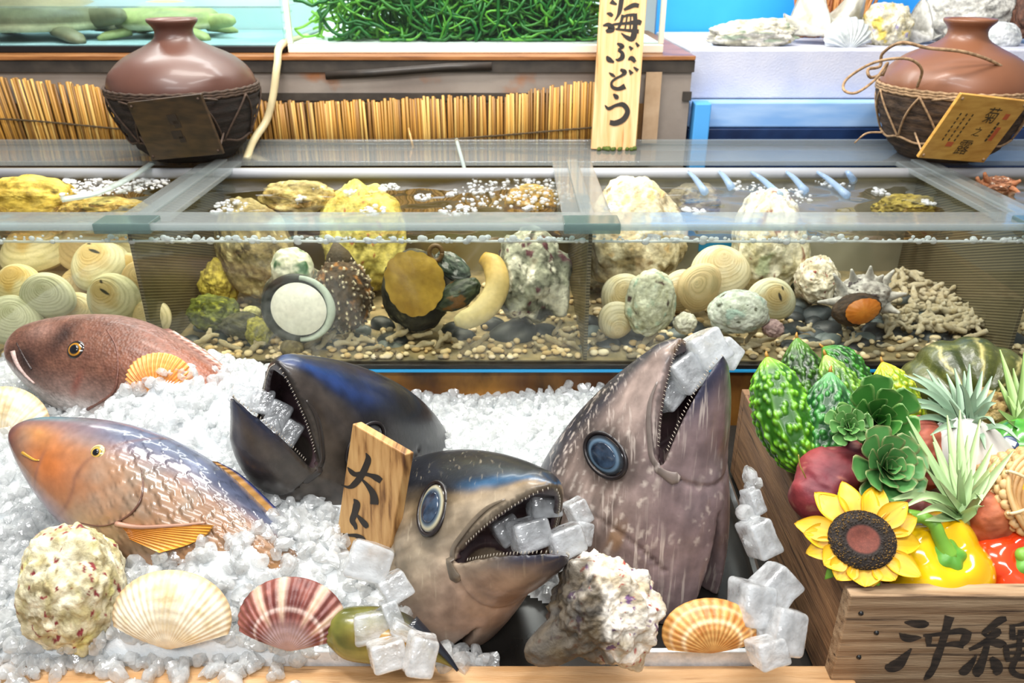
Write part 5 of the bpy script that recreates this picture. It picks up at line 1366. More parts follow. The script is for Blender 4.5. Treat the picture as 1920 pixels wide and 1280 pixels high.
    for s in (-1, 1):
        for jaw in (0, 1):
            for xx in np.linspace(.69, .985, 26):
                zz = mline(xx); yy = s * max(.006, side_y(xx, zz) - .012)
                a = np.array([xx, yy, zz + (.003 if not jaw else -.003)]); b = np.array([xx + .001, yy, zz + (-.0075 if not jaw else .0065)])
                if jaw:
                    cg, sg = math.cos(-g), math.sin(-g)
                    for p in (a, b):
                        X, Z = p[0] - HX, p[2] - HZ; p[0] = HX + X * cg - Z * sg; p[2] = HZ + X * sg + Z * cg
                tg.add(*tube(W([a, (a + b) / 2, b]), np.array([.0018, .0015, .0005]) * scale, 6))
    mk('teeth', tg, mat('teeth', '#a9a091', rough=.3), root)
    for s in (-1, 1):
        ex, ez = .575, .03
        yy = float(side_y(ex, ez)); e_ = 1e-3
        gx_ = np.array([float(outer(np.array(ex + e_), np.array(yy), np.array(ez)) - outer(np.array(ex - e_), np.array(yy), np.array(ez))), 0, 0])
        nn = np.array([outer(np.array(ex + e_), np.array(yy), np.array(ez)) - outer(np.array(ex - e_), np.array(yy), np.array(ez)),
                       outer(np.array(ex), np.array(yy + e_), np.array(ez)) - outer(np.array(ex), np.array(yy - e_), np.array(ez)),
                       outer(np.array(ex), np.array(yy), np.array(ez + e_)) - outer(np.array(ex), np.array(yy), np.array(ez - e_))]).astype(float)
        nn = nrm(nn) * [1, s, 1]
        P = W((ex, s * (yy - .008), ez)); N_ = R @ nn
        e = eye_parts(root, P, N_, .066 * scale, flip_extra or [(0, '#2a3646'), (.66, '#2f3e50'), (.72, '#6f7876'), (.80, '#a8a084'), (.90, '#1c1719')], (.62, '1e2a3c'),   .24, 1.38, up=R @ np.array([0, 0, 1.]), mpup=M_pup)
        q = np.linspace(0, 2 * PI, 50)
        u = nrm(np.cross(R @ np.array([0, 0, 1.]), N_)); w = np.cross(N_, u)
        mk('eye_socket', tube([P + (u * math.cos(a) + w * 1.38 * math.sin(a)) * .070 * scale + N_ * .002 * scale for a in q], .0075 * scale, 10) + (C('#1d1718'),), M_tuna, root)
    return root, W, g, R
M_pup = mat('cloudy_pupil', '#131d2c', '#3a4c62', scale=60, rough=.06, coat=.8)
M_tuna3 = mat('scratched_tuna_skin', '#ffffff', vc=True, rough=.38, scale=55, grain=.2, coat=.2, bump=.0005, bscale=90, scratch=('#d6c8bd', (260, 60, 14), (.5, .6, .4), .57, .66, .6))
M_tuna2 = mat('flecked_tuna_skin', '#ffffff', vc=True, rough=.36, scale=55, grain=.22, coat=.22, bump=.0005, bscale=90, scratch=('#d3c4a8', (220, 60, 18), (.2, -.5, .2), .61, .70, .25))
M_tuna = mat('tuna_skin', '#ffffff', vc=True, rough=.36, scale=55, grain=.2, coat=.22, bump=.0005, bscale=90)

def pal1(x, t, nz, st, jaw, v):
    c = mixc(C('#4a423d'), C('#665c52'), .5 + nz * 1.6 + st * .4)
    c = mixc(c, C('#1b1c24'), sstep(.05, .6, t + .3 * nz))
    c = mixc(c, C('#23407c'), np.exp(-((t - .75 + .3 * nz) / .22) ** 2) * sstep(.45, .8, x) * .75)
    c = mixc(c, C('#34302f'), jaw * .25)
    return c * (1 + .3 * st)[:, None] * .72
def pal2(x, t, nz, st, jaw, v):
    c = mixc(C('#7d6e5a'), C('#a0917c'), .5 + nz * 1.5 + st * .5)
    c = mixc(c, C('#8a7048'), np.exp(-((t - .25) / .2) ** 2) * sstep(.2, .6, x) * .6)
    c = mixc(c, C('#15161c'), sstep(.16, .42, t + .25 * nz))
    c = mixc(c, C('#2a5578'), np.exp(-((t - .38 + .3 * nz) / .14) ** 2) * sstep(.6, .85, x) * .8)
    c = mixc(c, C('#a08474'), sstep(-.3, -.9, t) * .7)
    c = mixc(c, C('#5f564f'), jaw * sstep(.75, 1, x) * .7)
    return c * (1 + .3 * st)[:, None]
def pal3(x, t, nz, st, jaw, v):
    c = mixc(C('#7a6a62'), C('#a08d84'), .5 + nz * 1.6 + st * .6)
    c = mixc(c, C('#77646a'), sstep(.0, -.8, t) * .7)
    c = mixc(c, C('#2b2a33'), sstep(.35, .8, t + .2 * nz))
    c = mixc(c, C('#8f6a3c'), sstep(.15, .4, fbm(v * [3, 9, 9], 17, 3)) * .55 * (t < .1))
    c = mixc(c, C('#5f4a4c'), jaw * sstep(.7, 1, x) * .6)
    scr = sstep(.20, .32, fbm(v * [5, 70, 70] + v[:, [2, 0, 1]] * [0, 14, 14], 27, 2)) * sstep(-.05, .2, fbm(v * 3.2, 41, 3) + .12)
    return mixc(c, C('#cdbfb4'), scr * .8 * (x < .75)) * (1 + .3 * st)[:, None]
T1 = tuna('dark tuna head facing the snapper with ice cubes in its open jaws', (-21.5, -60.7, 250.2), .344, (-.2248, 1.0163, -.0344), 24, pal1, M_tuna, [(0, '#191c24'), (.5, '#23262e'), (.62, '#3a3f45'), (.8, '#4a4a48'), (.9, '#141214')], slit=False, chin=.07)
T2 = tuna('tuna head with black top and olive cheek yawning next to the plank sign', (-37.3, -47.5, -40.1), .326, (-.124, .8293, -.0303), 29, pal2, M_tuna2)
T3 = tuna('scratched mauve brown tuna head standing upright beside the crate', (-15.3, -80.7, -31.2), .339, (.145, .8541, -.0229), 20, pal3, M_tuna3, [(0, '#2a3646'), (.5, '#33465a'), (.66, '#5d7488'), (.78, '#2a3138'), (.9, '#17161a')])

# ---------------------------------------------------------------- short plank sign
dpl = .925
kx = dpl / FPX
X_ = (113 * RGT - 48 * UPV - 85 * FWD); Y_ = (40 * RGT + 200 * UPV - 60 * FWD)
X_, Y_ = nrm(X_), nrm(Y_); Y_ = nrm(Y_ - X_ * np.dot(X_, Y_)); N_ = np.cross(X_, Y_)
wP = 150 * kx; hP = .235
top = at(709, 822, d=dpl)
ps = thing('plank_sign', 'short pine plank sign stuck in ice between two tuna heads', 'sign', top - Y_ * hP)
Rp = np.stack([X_, Y_, N_], 1)
mk('board', slab(top - Y_ * hP / 2 - N_ * .007, Rp, wP, hP, .014), mat('toasted_pine', '#c9a068', '#a57641', scale=8, stretch=(14, 1, 2), rough=.5, c3='#4f2f16', scale3=8, ramp3=(.54, .72)), ps, smooth=False, bevel=.0015)
cv = Conv(600, 780, 4.267)
ST = [[(222, 406, 6), (250, 440, 34), (285, 464, 38), (340, 458, 34), (400, 470, 30), (455, 492, 52), (492, 518, 44)], [(370, 292, 6), (388, 340, 46), (370, 400, 52), (330, 480, 52), (275, 545, 48), (230, 566, 24), (172, 548, 6)], [(340, 506, 16), (385, 555, 34), (425, 615, 54), (438, 670, 66), (436, 704, 66)],
      [(274, 660, 8), (296, 700, 56), (282, 770, 52), (262, 830, 46), (282, 870, 36), (292, 904, 22)], [(300, 790, 18), (335, 830, 40), (368, 868, 48), (380, 892, 24)], [(188, 940, 10), (240, 950, 22), (296, 955, 34), (338, 985, 56), (342, 1030, 58), (318, 1076, 24)]]
mk('lettering', brush(ST, cv, top, N_), M_ink, ps, smooth=False)

# ---------------------------------------------------------------- large ice cubes
def cube_mesh(seed):
    bm = bmesh.new(); bmesh.ops.create_cube(bm, size=2)
    q = np.random.default_rng(seed)
    for v_ in bm.verts: v_.co = v_.co * (1 + q.uniform(-.1, .08))
    bmesh.ops.bevel(bm, geom=bm.edges[:], offset=.32, segments=4, profile=.6, affect='EDGES')
    bmesh.ops.subdivide_edges(bm, edges=bm.edges[:], cuts=1, use_grid_fill=True)
    for v_ in bm.verts:
        p = np.array(v_.co[:]); v_.co = v_.co * (1 + .05 * float(vnoise(p[None] * 1.3 + seed * 3, seed)[0]))
    me = bpy.data.meshes.new('ice_cube'); bm.to_mesh(me); bm.free()
    me.polygons.foreach_set('use_smooth', [True] * len(me.polygons)); me.materials.append(M_ice_cube)
    return me
CM = [cube_mesh(s) for s in (1, 2, 3, 4)]
def ice_cube(px, py, d, hw, hh, roll, label, group, lean=30, yaw=20, k=0):
    R = facing(lean, yaw, roll); M = Matrix([list(map(float, r)) for r in R]).to_4x4()
    s = d / FPX
    return scatter_obj('ice_cube', CM[k % 4], at(px, py, d=d), (hw * s, hh * s, (hw + hh) / 2 * s * .9), M.to_euler(), label, 'ice cube', group)
for i, a in enumerate((
    (458, 738, 1.03, 22, 22, -30, 'ice cube above the lower jaw tip of the dark tuna head', 'ice cubes in the dark tuna mouth'),
    (492, 752, 1.035, 22, 24, -20, 'second ice cube up in the dark tuna mouth', 'ice cubes in the dark tuna mouth'),
    (522, 778, 1.04, 22, 26, -35, 'tall ice cube in the middle of the dark tuna mouth', 'ice cubes in the dark tuna mouth'),
    (545, 812, 1.04, 18, 24, -40, 'ice cube deep in the corner of the dark tuna mouth', 'ice cubes in the dark tuna mouth'),
    (508, 800, 1.03, 18, 18, 10, 'small ice cube lying on the dark tuna lower jaw', 'ice cubes in the dark tuna mouth'),
    (1019, 942, .88, 30, 27, -6, 'upper ice cube under the snout of the yawning tuna', 'ice cubes in the yawning tuna mouth'),
    (950, 992, .90, 26, 26, 20, 'ice cube deepest in the yawning tuna mouth', 'ice cubes in the yawning tuna mouth'),
    (996, 1000, .865, 36, 28, 4, 'wide ice cube in the middle of the yawning tuna mouth', 'ice cubes in the yawning tuna mouth'),
    (1062, 1014, .86, 33, 27, 8, 'ice cube hanging out past the yawning tuna lip', 'ice cubes in the yawning tuna mouth'),
    (1322, 655, .93, 36, 34, 20, 'large ice cube on top in the upright tuna mouth', 'ice cubes in the upright tuna mouth'),
    (1285, 700, .925, 32, 34, 25, 'cloudy ice cube in the middle of the upright tuna mouth', 'ice cubes in the upright tuna mouth'),
    (1254, 742, .93, 24, 22, 35, 'small clear ice cube low in the upright tuna mouth', 'ice cubes in the upright tuna mouth'),
    (1362, 662, .945, 24, 24, 40, 'ice cube behind the lower jaw tip of the upright tuna', 'ice cubes in the upright tuna mouth'),
    (1424, 1008, .895, 26, 36, 12, 'cracked ice cube farthest back in the row by the crate', 'ice cubes beside the crate'),
    (1455, 1098, .86, 34, 34, 30, 'tilted ice cube touching the crate board above the others', 'ice cubes beside the crate'),
    (1412, 1132, .845, 36, 40, -20, 'big ice cube behind the orange brown scallop', 'ice cubes beside the crate'),
    (1468, 1182, .83, 34, 42, -24, 'ice cube leaning low against the crate board', 'ice cubes beside the crate'),
    (1425, 1178, .84, 18, 30, 15, 'narrow ice piece squeezed between two cubes by the crate', 'ice cubes beside the crate'),
    (1440, 1222, .81, 33, 26, 0, 'squat ice cube on the tray lip nearest the rail', 'ice cubes beside the crate'),
    (1414, 940, .915, 14, 24, 8, 'thin ice chunk between the upright tuna and crate', 'ice cubes beside the crate'),
    (700, 1172, .85, 36, 27, -4, 'yellowish ice cube lying over the green fish', 'ice cubes over the green fish'),
    (727, 1226, .815, 34, 27, 2, 'ice cube on the tray lip under the green fish', 'ice cubes over the green fish'),
    (760, 1186, .835, 30, 14, -42, 'slim ice piece sliding down the green fish', 'ice cubes over the green fish'),
    (790, 1228, .80, 27, 36, -24, 'clear ice cube resting on the rail below the tuna throat', 'ice cubes over the green fish'),
    (692, 1052, .87, 40, 34, -30, 'flat clouded ice chunk at the foot of the short plank sign', 'ice chunks at the plank'),
    (740, 1100, .86, 28, 26, 20, 'ice chunk between plank sign and tuna cheek', 'ice chunks at the plank'),
    (735, 1150, .85, 16, 26, 10, 'long ice chip hanging above the green fish', 'ice chunks at the plank'),
    (1085, 960, .96, 20, 24, 15, 'ice chunk in the gap between the two front tuna heads', 'ice chunks between the heads'),
    (1092, 1000, .95, 18, 22, -20, 'lower ice chunk in the gap between the front tuna heads', 'ice chunks between the heads'))):
    ice_cube(*a, k=i)

# ---------------------------------------------------------------- shells on the ice
def cc_orange(t, r, n): return mixc(mixc(C('#e08a3a'), C('#f2b46a'), .5 + .5 * np.cos(t * 22 * PI) + 0 * r), C('#c9682a'), sstep(.1, .4, n) * .4) * (1 - .25 * (1 - r))[..., None] ** .5
def cc_cream(t, r, n): return mixc(mixc(C('#cdb78c'), C('#e6dcc4'), .68 + .16 * np.cos(t * 20 * PI) + n * 1.3), C('#b8935c'), sstep(.9, 1.0, r + .05 * n) * .7 + 0 * t)
def cc_purple(t, r, n):
    c = mixc(C('#693530'), C('#965a4e'), .35 + n * 1.8 + .12 * np.cos(t * 22 * PI))
    for a in (-.42, -.12, .32, .62): c = mixc(c, C('#e2c3a8'), np.exp(-((t - a) / .045) ** 2) * sstep(.35, .6, r))
    c = mixc(c, C('#b59a98'), sstep(.55, .3, r) * .8)
    return mixc(c, C('#d8c0b4'), np.exp(-((r - .62) / .025) ** 2) * .7 + 0 * t)
def cc_amber(t, r, n):
    c = mixc(C('#a9692a'), C('#d3a05c'), .5 + n * 1.2 + .4 * np.cos(t * 18 * PI))
    return mixc(c, C('#f0d8b0'), np.exp(-((r - .6) / .04) ** 2) * .6 + np.exp(-((r - .85) / .03) ** 2) * .4 + 0 * t)
def shell(name, label, px, py, d, halfw, ncol, lean=25, roll=0, yaw=0, ribs=22, span=100, dome=.3, squash=1., ribh=.02, edge=.02):
    R = halfw * d / FPX
    v, f, c = scallop(R=R * .95, ribs=ribs, span=span, dome=dome, ncol=ncol, ribh=ribh, edge=edge, squash=squash)
    v = v - [0, (v[:, 1].max() + v[:, 1].min()) / 2, 0]
    return mk(name, tr((v, f), facing(lean, yaw, roll), 1, at(px, py, d=d)) + (c,), M_shell, None, label, 'shell', 'scallop shells on the ice')
shell('scallop_shell', 'orange scallop shell standing in ice on the brown fish', 300, 702, 1.135, 76, cc_orange, 22, 0, 0, 24, 104, .3, .95, .03, .03)
shell('scallop_shell', 'large cream scallop at the tray end behind both fish', 18, 780, 1.16, 96, cc_cream, 25, -10, 0, 22, 100, .28, 1.0, .010, .008)
shell('scallop_shell', 'broad cream scallop leaning on ice below the parrotfish', 324, 1142, .865, 138, cc_cream, 28, -4, 0, 24, 92, .34, .92, .006, .006)
shell('scallop_shell', 'reddish purple scallop with pale rays beside the broad cream one', 549, 1150, .86, 124, cc_purple, 30, -4, 0, 20, 94, .36, .95, .012, .010)
shell('scallop_shell', 'amber scallop lying below the upright tuna head', 1328, 1172, .83, 106, cc_amber, 40, 4, 0, 18, 104, .4, .80, .006, .006)
shell('scallop_shell', 'thin cream shell edge behind the brown fish tail', 418, 738, 1.2, 34, cc_cream, 20, -30, 0, 20, 100, .3)
q = np.random.default_rng(4); g = G()
for i in range(120):
    p = at(q.uniform(450, 520), q.uniform(1100, 1170), d=.83)
# turban shell at the left and knobbly conch in the middle
rock('turban_shell', 136, 1100, .885, 94, 120, 'big round cream turban shell flecked with red at the tray end', 'shell', ('#a89c70', '#e6dfc2'), [('#c2bb78', 1.6, .1, .2), ('#7d2b2e', 9, .27, .05), ('#8a7d58', 4, .3, .1)], 121, 78, .10, kn((-.7, -.1, .8, .06, .3)), fine=.09, ff=8, n=(150, 100), lean=20)
k = .835 / FPX
v, f, u, dd = lump((92 * k, 92 * k, 74 * k), 131, .17, 2.3, kn((.95, .1, .3, .30, .24), (.55, -.95, .25, .34, .30), (-.9, -.62, .25, .6, .30), (-.75, -.85, .4, .18, .14), (-.99, -.35, .3, .16, .14), (-.75, -.35, .3, .25, .3), (-.55, .8, .3, .2, .3), (.35, .6, .7, .16, .25), (.2, -.3, .95, .14, .25), (-.3, .1, .9, .1, .25), (.75, .62, .3, .2, .22), (.75, -.45, .5, .2, .22)), (190, 130), .15, 6.5)
c = spotted(u, ('#ab9c82', '#efe8dc'), [('#6d4f72', 6, .33, .06), ('#9b3f34', 9, .40, .04)], 131)
brn = sstep(.1, .55, -u[:, 0] * .9 - .25 * u[:, 1] + .7 * fbm(u * 3, 5, 4) + .24)
c = mixc(c, mixc(C('#1a120a'), C('#46371f'), .5 + fbm(u * 6, 9, 3) * 1.5), brn * .92)
mk('knobbly_shell', tr((v, f), facing(30), 1, at(1132, 1140, d=.835)) + (c,), M_rock, None, 'knobbly white conch shell with a brown side against the yawning tuna jaw', 'shell')
# green fish under the cubes
gf = thing('green_fish', 'yellow green fish lying under ice cubes beneath the purple scallop', 'fish', at(720, 1230, d=.83))
P0 = at(730, 1190, d=.86); n_ = facing(35)[:, 2]
def colr(s, t, V, sx):
    nz = fbm(V * 50, 3, 3)
    c = mixc(C('#4f5222'), C('#86853a'), .5 + nz); c = mixc(c, C('#c58a2c'), np.exp(-((s - .55) / .2) ** 2 - ((t - .5) / .25) ** 2) * .8)
    return mixc(c, C('#22262c'), sstep(.3, .05, t) * sstep(.35, .7, s))
V, F, K = fish_body([(612, 1160), (640, 1140), (700, 1136), (760, 1150), (815, 1192), (852, 1244)], [(616, 1210), (650, 1236), (710, 1244), (765, 1242), (815, 1240), (850, 1252)], P0, n_, [.01, .022, .026, .022, .014, .005], colr, nu=60, nv=32)
mk('body', (V, F, K), M_skin2, gf)
mk('dark_fin', tube(spline([onplane(a, b, P0, n_) + n_ * .012 for a, b in ((776, 1160), (812, 1196), (840, 1226), (860, 1252))], 20), np.linspace(.008, .002, 20), 10, flat=.4) + (C('#1c1f26'),), M_glossy, gf)
# ---------------------------------------------------------------- the wooden crate
CRX, CRY = .346, .620
zt = .119
crate = thing('wooden_crate', 'weathered wooden crate lettered in black brush script, full of vegetables and plants', 'crate', (.65, .83, -.03))
mk('side_board', box((CRX, CRY + .019, -.03), (CRX + .018, 1.035, zt)), M_wood_dark, crate, smooth=False, bevel=.0015)
mk('side_board', box((.96, CRY + .019, -.03), (.978, 1.035, zt)), M_wood_dark, crate, smooth=False, bevel=.0015)
mk('front_board', box((CRX - .001, CRY, -.03), (.979, CRY + .019, zt)), M_wood_grey, crate, smooth=False, bevel=.0015, label='greyed front board with two large characters')
mk('back_board', box((CRX, 1.035, -.03), (.978, 1.053, zt)), M_wood_dark, crate, smooth=False, bevel=.0015)
mk('bottom_board', box((CRX + .018, CRY + .019, .004), (.96, 1.035, .02)), M_wood_dark, crate, smooth=False)
cv = Conv(1640, 1120, 6.857)
OKI = [[(380, 312, 22), (450, 320, 70), (540, 335, 100), (640, 335, 96), (695, 332, 30)], [(310, 448, 8), (370, 500, 90), (450, 520, 96), (540, 510, 60), (600, 508, 16)], [(470, 650, 20), (380, 760, 100), (300, 850, 150), (200, 890, 130), (130, 880, 50)],
       [(960, 236, 130), (935, 330, 110), (900, 460, 100), (850, 620, 96), (800, 760, 110), (755, 890, 90), (690, 990, 90), (630, 1050, 24)], [(620, 482, 30), (800, 468, 50), (960, 440, 66), (1120, 425, 84), (1240, 468, 60)], [(690, 490, 90), (690, 560, 80), (690, 610, 50)], [(660, 606, 36), (850, 604, 40), (1000, 590, 70), (1140, 600, 96)], [(1190, 450, 110), (1160, 530, 120), (1110, 600, 70)]]
NAWA = [[(1690, 262, 60), (1600, 290, 100), (1480, 380, 80), (1390, 448, 60)], [(1380, 440, 50), (1460, 490, 50), (1560, 440, 110), (1620, 420, 60)], [(1590, 450, 70), (1460, 530, 70), (1330, 610, 66), (1210, 660, 40)], [(1450, 570, 40), (1560, 575, 110), (1650, 600, 96), (1670, 630, 30)], [(1450, 520, 80), (1425, 660, 84), (1370, 830, 110), (1320, 940, 140), (1310, 1010, 50)], [(1310, 718, 16), (1240, 830, 80), (1150, 930, 120), (1080, 950, 50)], [(1490, 760, 50), (1550, 840, 140), (1570, 920, 140), (1540, 980, 50)],
        [(1725, 350, 20), (1820, 345, 36), (1960, 322, 60), (2120, 330, 40)], [(1765, 356, 70), (1765, 440, 80), (1770, 530, 80)], [(1760, 510, 60), (1900, 490, 60), (2060, 480, 60)], [(1840, 430, 50), (1950, 425, 40), (2080, 420, 40)], [(2090, 330, 60), (2080, 420, 60), (2060, 520, 50)], [(1680, 620, 70), (1690, 700, 80), (1700, 790, 60)], [(1670, 622, 50), (1850, 600, 60), (2060, 590, 60)], [(1700, 700, 40), (1900, 690, 40), (2080, 684, 40)], [(1680, 790, 56), (1880, 775, 60), (2070, 770, 60)], [(2080, 590, 70), (2075, 690, 70), (2060, 790, 60)], [(1870, 400, 70), (1855, 560, 70), (1845, 700, 70), (1780, 830, 80), (1760, 920, 80), (1830, 985, 70), (2000, 1010, 60), (2160, 960, 70)]]
pfront = np.array([.6, CRY, .05])
mk('lettering', brush(OKI + NAWA, cv, pfront, np.array([0, -1., 0])), M_ink_old, crate, smooth=False)
g = G()
for (a, b, c, d_) in ((1612, 1147, 1616, 1151), (1640, 1183, 1646, 1188), (1606, 1228, 1614, 1234)):
    p = onplane((a + c) / 2, (b + d_) / 2, pfront, np.array([0, -1., 0])); g.add(*tr((bv, bf), np.eye(3), .0028, p + [0, 0, 0]))
mk('nail', g, M_black, crate)

# ---------------------------------------------------------------- vegetables
M_goya = mat('bitter_melon_skin', '#ffffff', vc=True, rough=.36, scale=60, grain=.12, coat=.15)
def goya(pts, hw, d, cols, label, seed, bend=0):
    P = spline([at(a, b, d=d + e) for a, b, e in pts], 200)
    r0 = hw * d / FPX
    nu, nv = 200, 150
    s = np.linspace(0, 1, nu)
    rad = r0 * curve([0, .04, .12, .3, .55, .8, .94, 1], [.03, .2, .45, .84, 1.0, .9, .55, .08])(s)
    t = np.gradient(P, axis=0); L_ = np.concatenate([[0], np.cumsum(np.linalg.norm(np.diff(P, axis=0), axis=1))])
    a0 = None; V = []; Ds = []
    ang = np.arange(nv) / nv * 2 * PI
    for i in range(nu):
        T_ = nrm(t[i])
        if a0 is None: a0 = nrm(np.cross(T_, [0, 1., 0]))
        a0 = nrm(a0 - T_ * np.dot(a0, T_)); b0 = np.cross(T_, a0)
        dirs = np.cos(ang)[:, None] * a0 + np.sin(ang)[:, None] * b0
        Ds.append(dirs)
    Ds = np.array(Ds)
    U = np.stack([np.cos(ang)[None] * 1.0 + 0 * s[:, None], np.sin(ang)[None] + 0 * s[:, None], (L_ / r0)[:, None] * .5 + 0 * ang[None]], -1)
    w = worley(U * np.array([4.6, 4.6, 6.4]) + seed * 3.7, seed)
    bump = 1 - sstep(.0, .66, w)
    ridge = np.maximum(0, np.cos(ang * 9 + seed))[None] ** 3
    h = (.13 * bump + .09 * ridge * (.6 + .4 * vnoise(U * 6, seed))) * np.minimum(1, s / .12)[:, None]
    V = P[:, None] + Ds * (rad[:, None] * (1 + h))[..., None]
    c = mixc(C(cols[0]), C(cols[1]), sstep(.0, .8, bump + .35 * ridge + .2 * fbm(U * 2, seed, 3)))
    c = mixc(c, C(cols[2]), sstep(.26, .0, s)[:, None] * .8 + 0 * c[..., 0])
    t_ = thing('bitter_melon', label, 'bitter melon', P[-1] - [0, 0, r0], 'bitter melons in the crate')
    v, f = loft(V)
    mk('body', (v, f, c.reshape(-1, 3)), M_goya, t_)
    q = nrm(P[0] - P[4])
    mk('stem_tip', tube([P[0] - q * .002, P[0] + q * .004, P[0] + q * .007 + [.001, 0, 0]], [r0 * .09, r0 * .06, r0 * .03], 8) + (C('#a5762a'),), M_vc, t_)
    return t_
goya([(1494, 632, .03), (1502, 690, .02), (1518, 770, .0), (1540, 860, -.02)], 41, 1.07, ('#16300a', '#3f6a1c', '#5b8a2c'), 'dark green bitter melon pointing up tallest behind the bright one', 2)
goya([(1542, 650, .03), (1572, 678, .02), (1605, 730, .01), (1640, 800, 0)], 36, 1.10, ('#123a0c', '#37801e', '#4f962e'), 'green bitter melon leaning to the side at the back of the bunch', 5)
goya([(1547, 664, .02), (1568, 720, .01), (1592, 790, 0), (1604, 840, -.01)], 41, 1.045, ('#2f5a14', '#7aa83a', '#a3c258'), 'light green bitter melon behind the teal green one', 3)
goya([(1438, 668, .03), (1452, 720, .02), (1474, 800, .0), (1520, 890, -.02)], 49, .995, ('#23560a', '#6fae24', '#93c83e'), 'bright green bitter melon nearest the side board', 1)
goya([(1557, 696, .02), (1554, 760, .01), (1546, 840, 0), (1540, 905, -.01)], 50, .985, ('#0f4218', '#3f8a3a', '#78b478'), 'teal green bitter melon in front behind the succulents', 4)
goya([(1654, 678, .02), (1670, 720, .01), (1694, 780, 0), (1716, 850, -.01)], 38, 1.03, ('#6a8a10', '#b9bf2a', '#dccf34'), 'small yellow green bitter melon before the pumpkin', 6)
mk('tendril', tube(spline([at(1497, 852, d=.93), at(1500, 872, d=.93), at(1506, 885, d=.93), at(1512, 898, d=.935)], 20), .0008, 6) + (C('#9a8a3c'),), M_vc, None, 'thin yellow plant tendril hanging over the side board', 'tendril')

# pumpkin
pk = thing('pumpkin', 'dark green pumpkin with pale stripes and a corky stem at the back of the crate', 'pumpkin', at(1812, 800, d=1.12))
v, f = ball(180, 100)
th = np.arctan2(v[:, 1], v[:, 0]); el = np.arcsin(np.clip(v[:, 2], -1, 1))
lob = 1 - .055 * np.abs(np.cos(th * 5)) ** 6 - .0
pole = 1 - .28 * np.exp(-((PI / 2 - el) / .28) ** 2)
vv = v * lob[:, None] * [1, 1, .78]; vv[:, 2] *= pole
n = fbm(v * 3, 3, 4)
c = mixc(C('#2a3312'), C('#4c5022'), .5 + n * 1.3); c = mixc(c, C('#6b6d34'), sstep(.22, .34, fbm(v * 9, 5, 3)) * .6)
stripe = np.exp(-((((th * 10 / (2 * PI)) + .06 * n * 4) % 1 - .5) / .05) ** 2); c = mixc(c, C('#c3b876'), stripe * sstep(-.6, .5, el + n) * .75)
Rk = facing(-8, 18, 24); ax = nrm(at(1850, 778, d=1.0) - at(1806, 752, d=1.11))
zz = ax; xx = nrm(np.cross([0, 0, 1.], zz)); Rk = np.stack([xx, np.cross(zz, xx), zz], 1)
r = 124 * 1.11 / FPX
ctr = at(1808, 754, d=1.11)
mk('body', tr((vv * r, f), Rk, 1, ctr) + (c,), mat('pumpkin_skin', '#ffffff', vc=True, rough=.35, scale=60, grain=.15, bump=.0012, bscale=120, coat=.15), pk)
v, f, u, dd = lump((.030, .026, .022), 8, .2, 2.4, (), (60, 40), .16, 6)
mk('stem', tr((v, f), Rk, 1, at(1848, 768, d=1.045)) + (spotted(u, ('#9a7a3a', '#e0c58a'), [('#6b4a1e', 4, .15, .1)], 3),), M_rock, pk)

# sweet potatoes
def sweet(px0, py0, px1, py1, hw, d, label, seed, cols, e=0):
    A, B = at(px0, py0, d=d + e), at(px1, py1, d=d)
    k = d / FPX; nu, nv = 70, 48
    s = np.linspace(0, 1, nu); ang = np.arange(nv) / nv * 2 * PI
    ax = nrm(B - A); a0 = nrm(np.cross(ax, [0, 0, 1.])); b0 = np.cross(ax, a0)
    rad = hw * k * curve([0, .05, .25, .5, .75, .95, 1], [.08, .4, .85, 1, .9, .45, .06])(s)
    D = np.cos(ang)[None, :, None] * a0 + np.sin(ang)[None, :, None] * b0
    V = A + (B - A) * s[:, None, None] + D * rad[:, None, None]
    nz = fbm(V * 30 + seed, seed, 4); V = V + D * (nz * rad[:, None] * .32)[..., None]
    c = mixc(C(cols[0]), C(cols[1]), .5 + nz * 1.5); c = mixc(c, C(cols[2]), sstep(.25, .4, fbm(V * 90, seed + 3, 3)) * .6)
    v, f = loft(V)
    return mk('sweet_potato', (v, f, c.reshape(-1, 3)), mat('sweet_potato_skin', '#ffffff', vc=True, rough=.6, scale=80, grain=.18, bump=.001, bscale=90) if seed == 1 else bpy.data.materials['sweet_potato_skin'], None, label, 'sweet potato', 'sweet potatoes in the crate')
sweet(1612, 838, 1508, 965, 62, .93, 'crimson sweet potato between the side board and the succulents', 1, ('#651a28', '#8d3639', '#b0705e'), .05)
sweet(1722, 778, 1738, 920, 44, .975, 'orange red sweet potato between the succulents and the air plants', 2, ('#9c4a3a', '#bf6a4c', '#d98f6a'))
sweet(1835, 912, 1868, 1040, 40, .885, 'rust orange sweet potato behind the peppers beside the basket', 3, ('#9a4a2c', '#b8673f', '#7a3a22'))
sweet(1700, 940, 1790, 1010, 34, .90, 'dark red sweet potato under the front air plant', 4, ('#4f1d1a', '#7a3228', '#8f4a3a'))

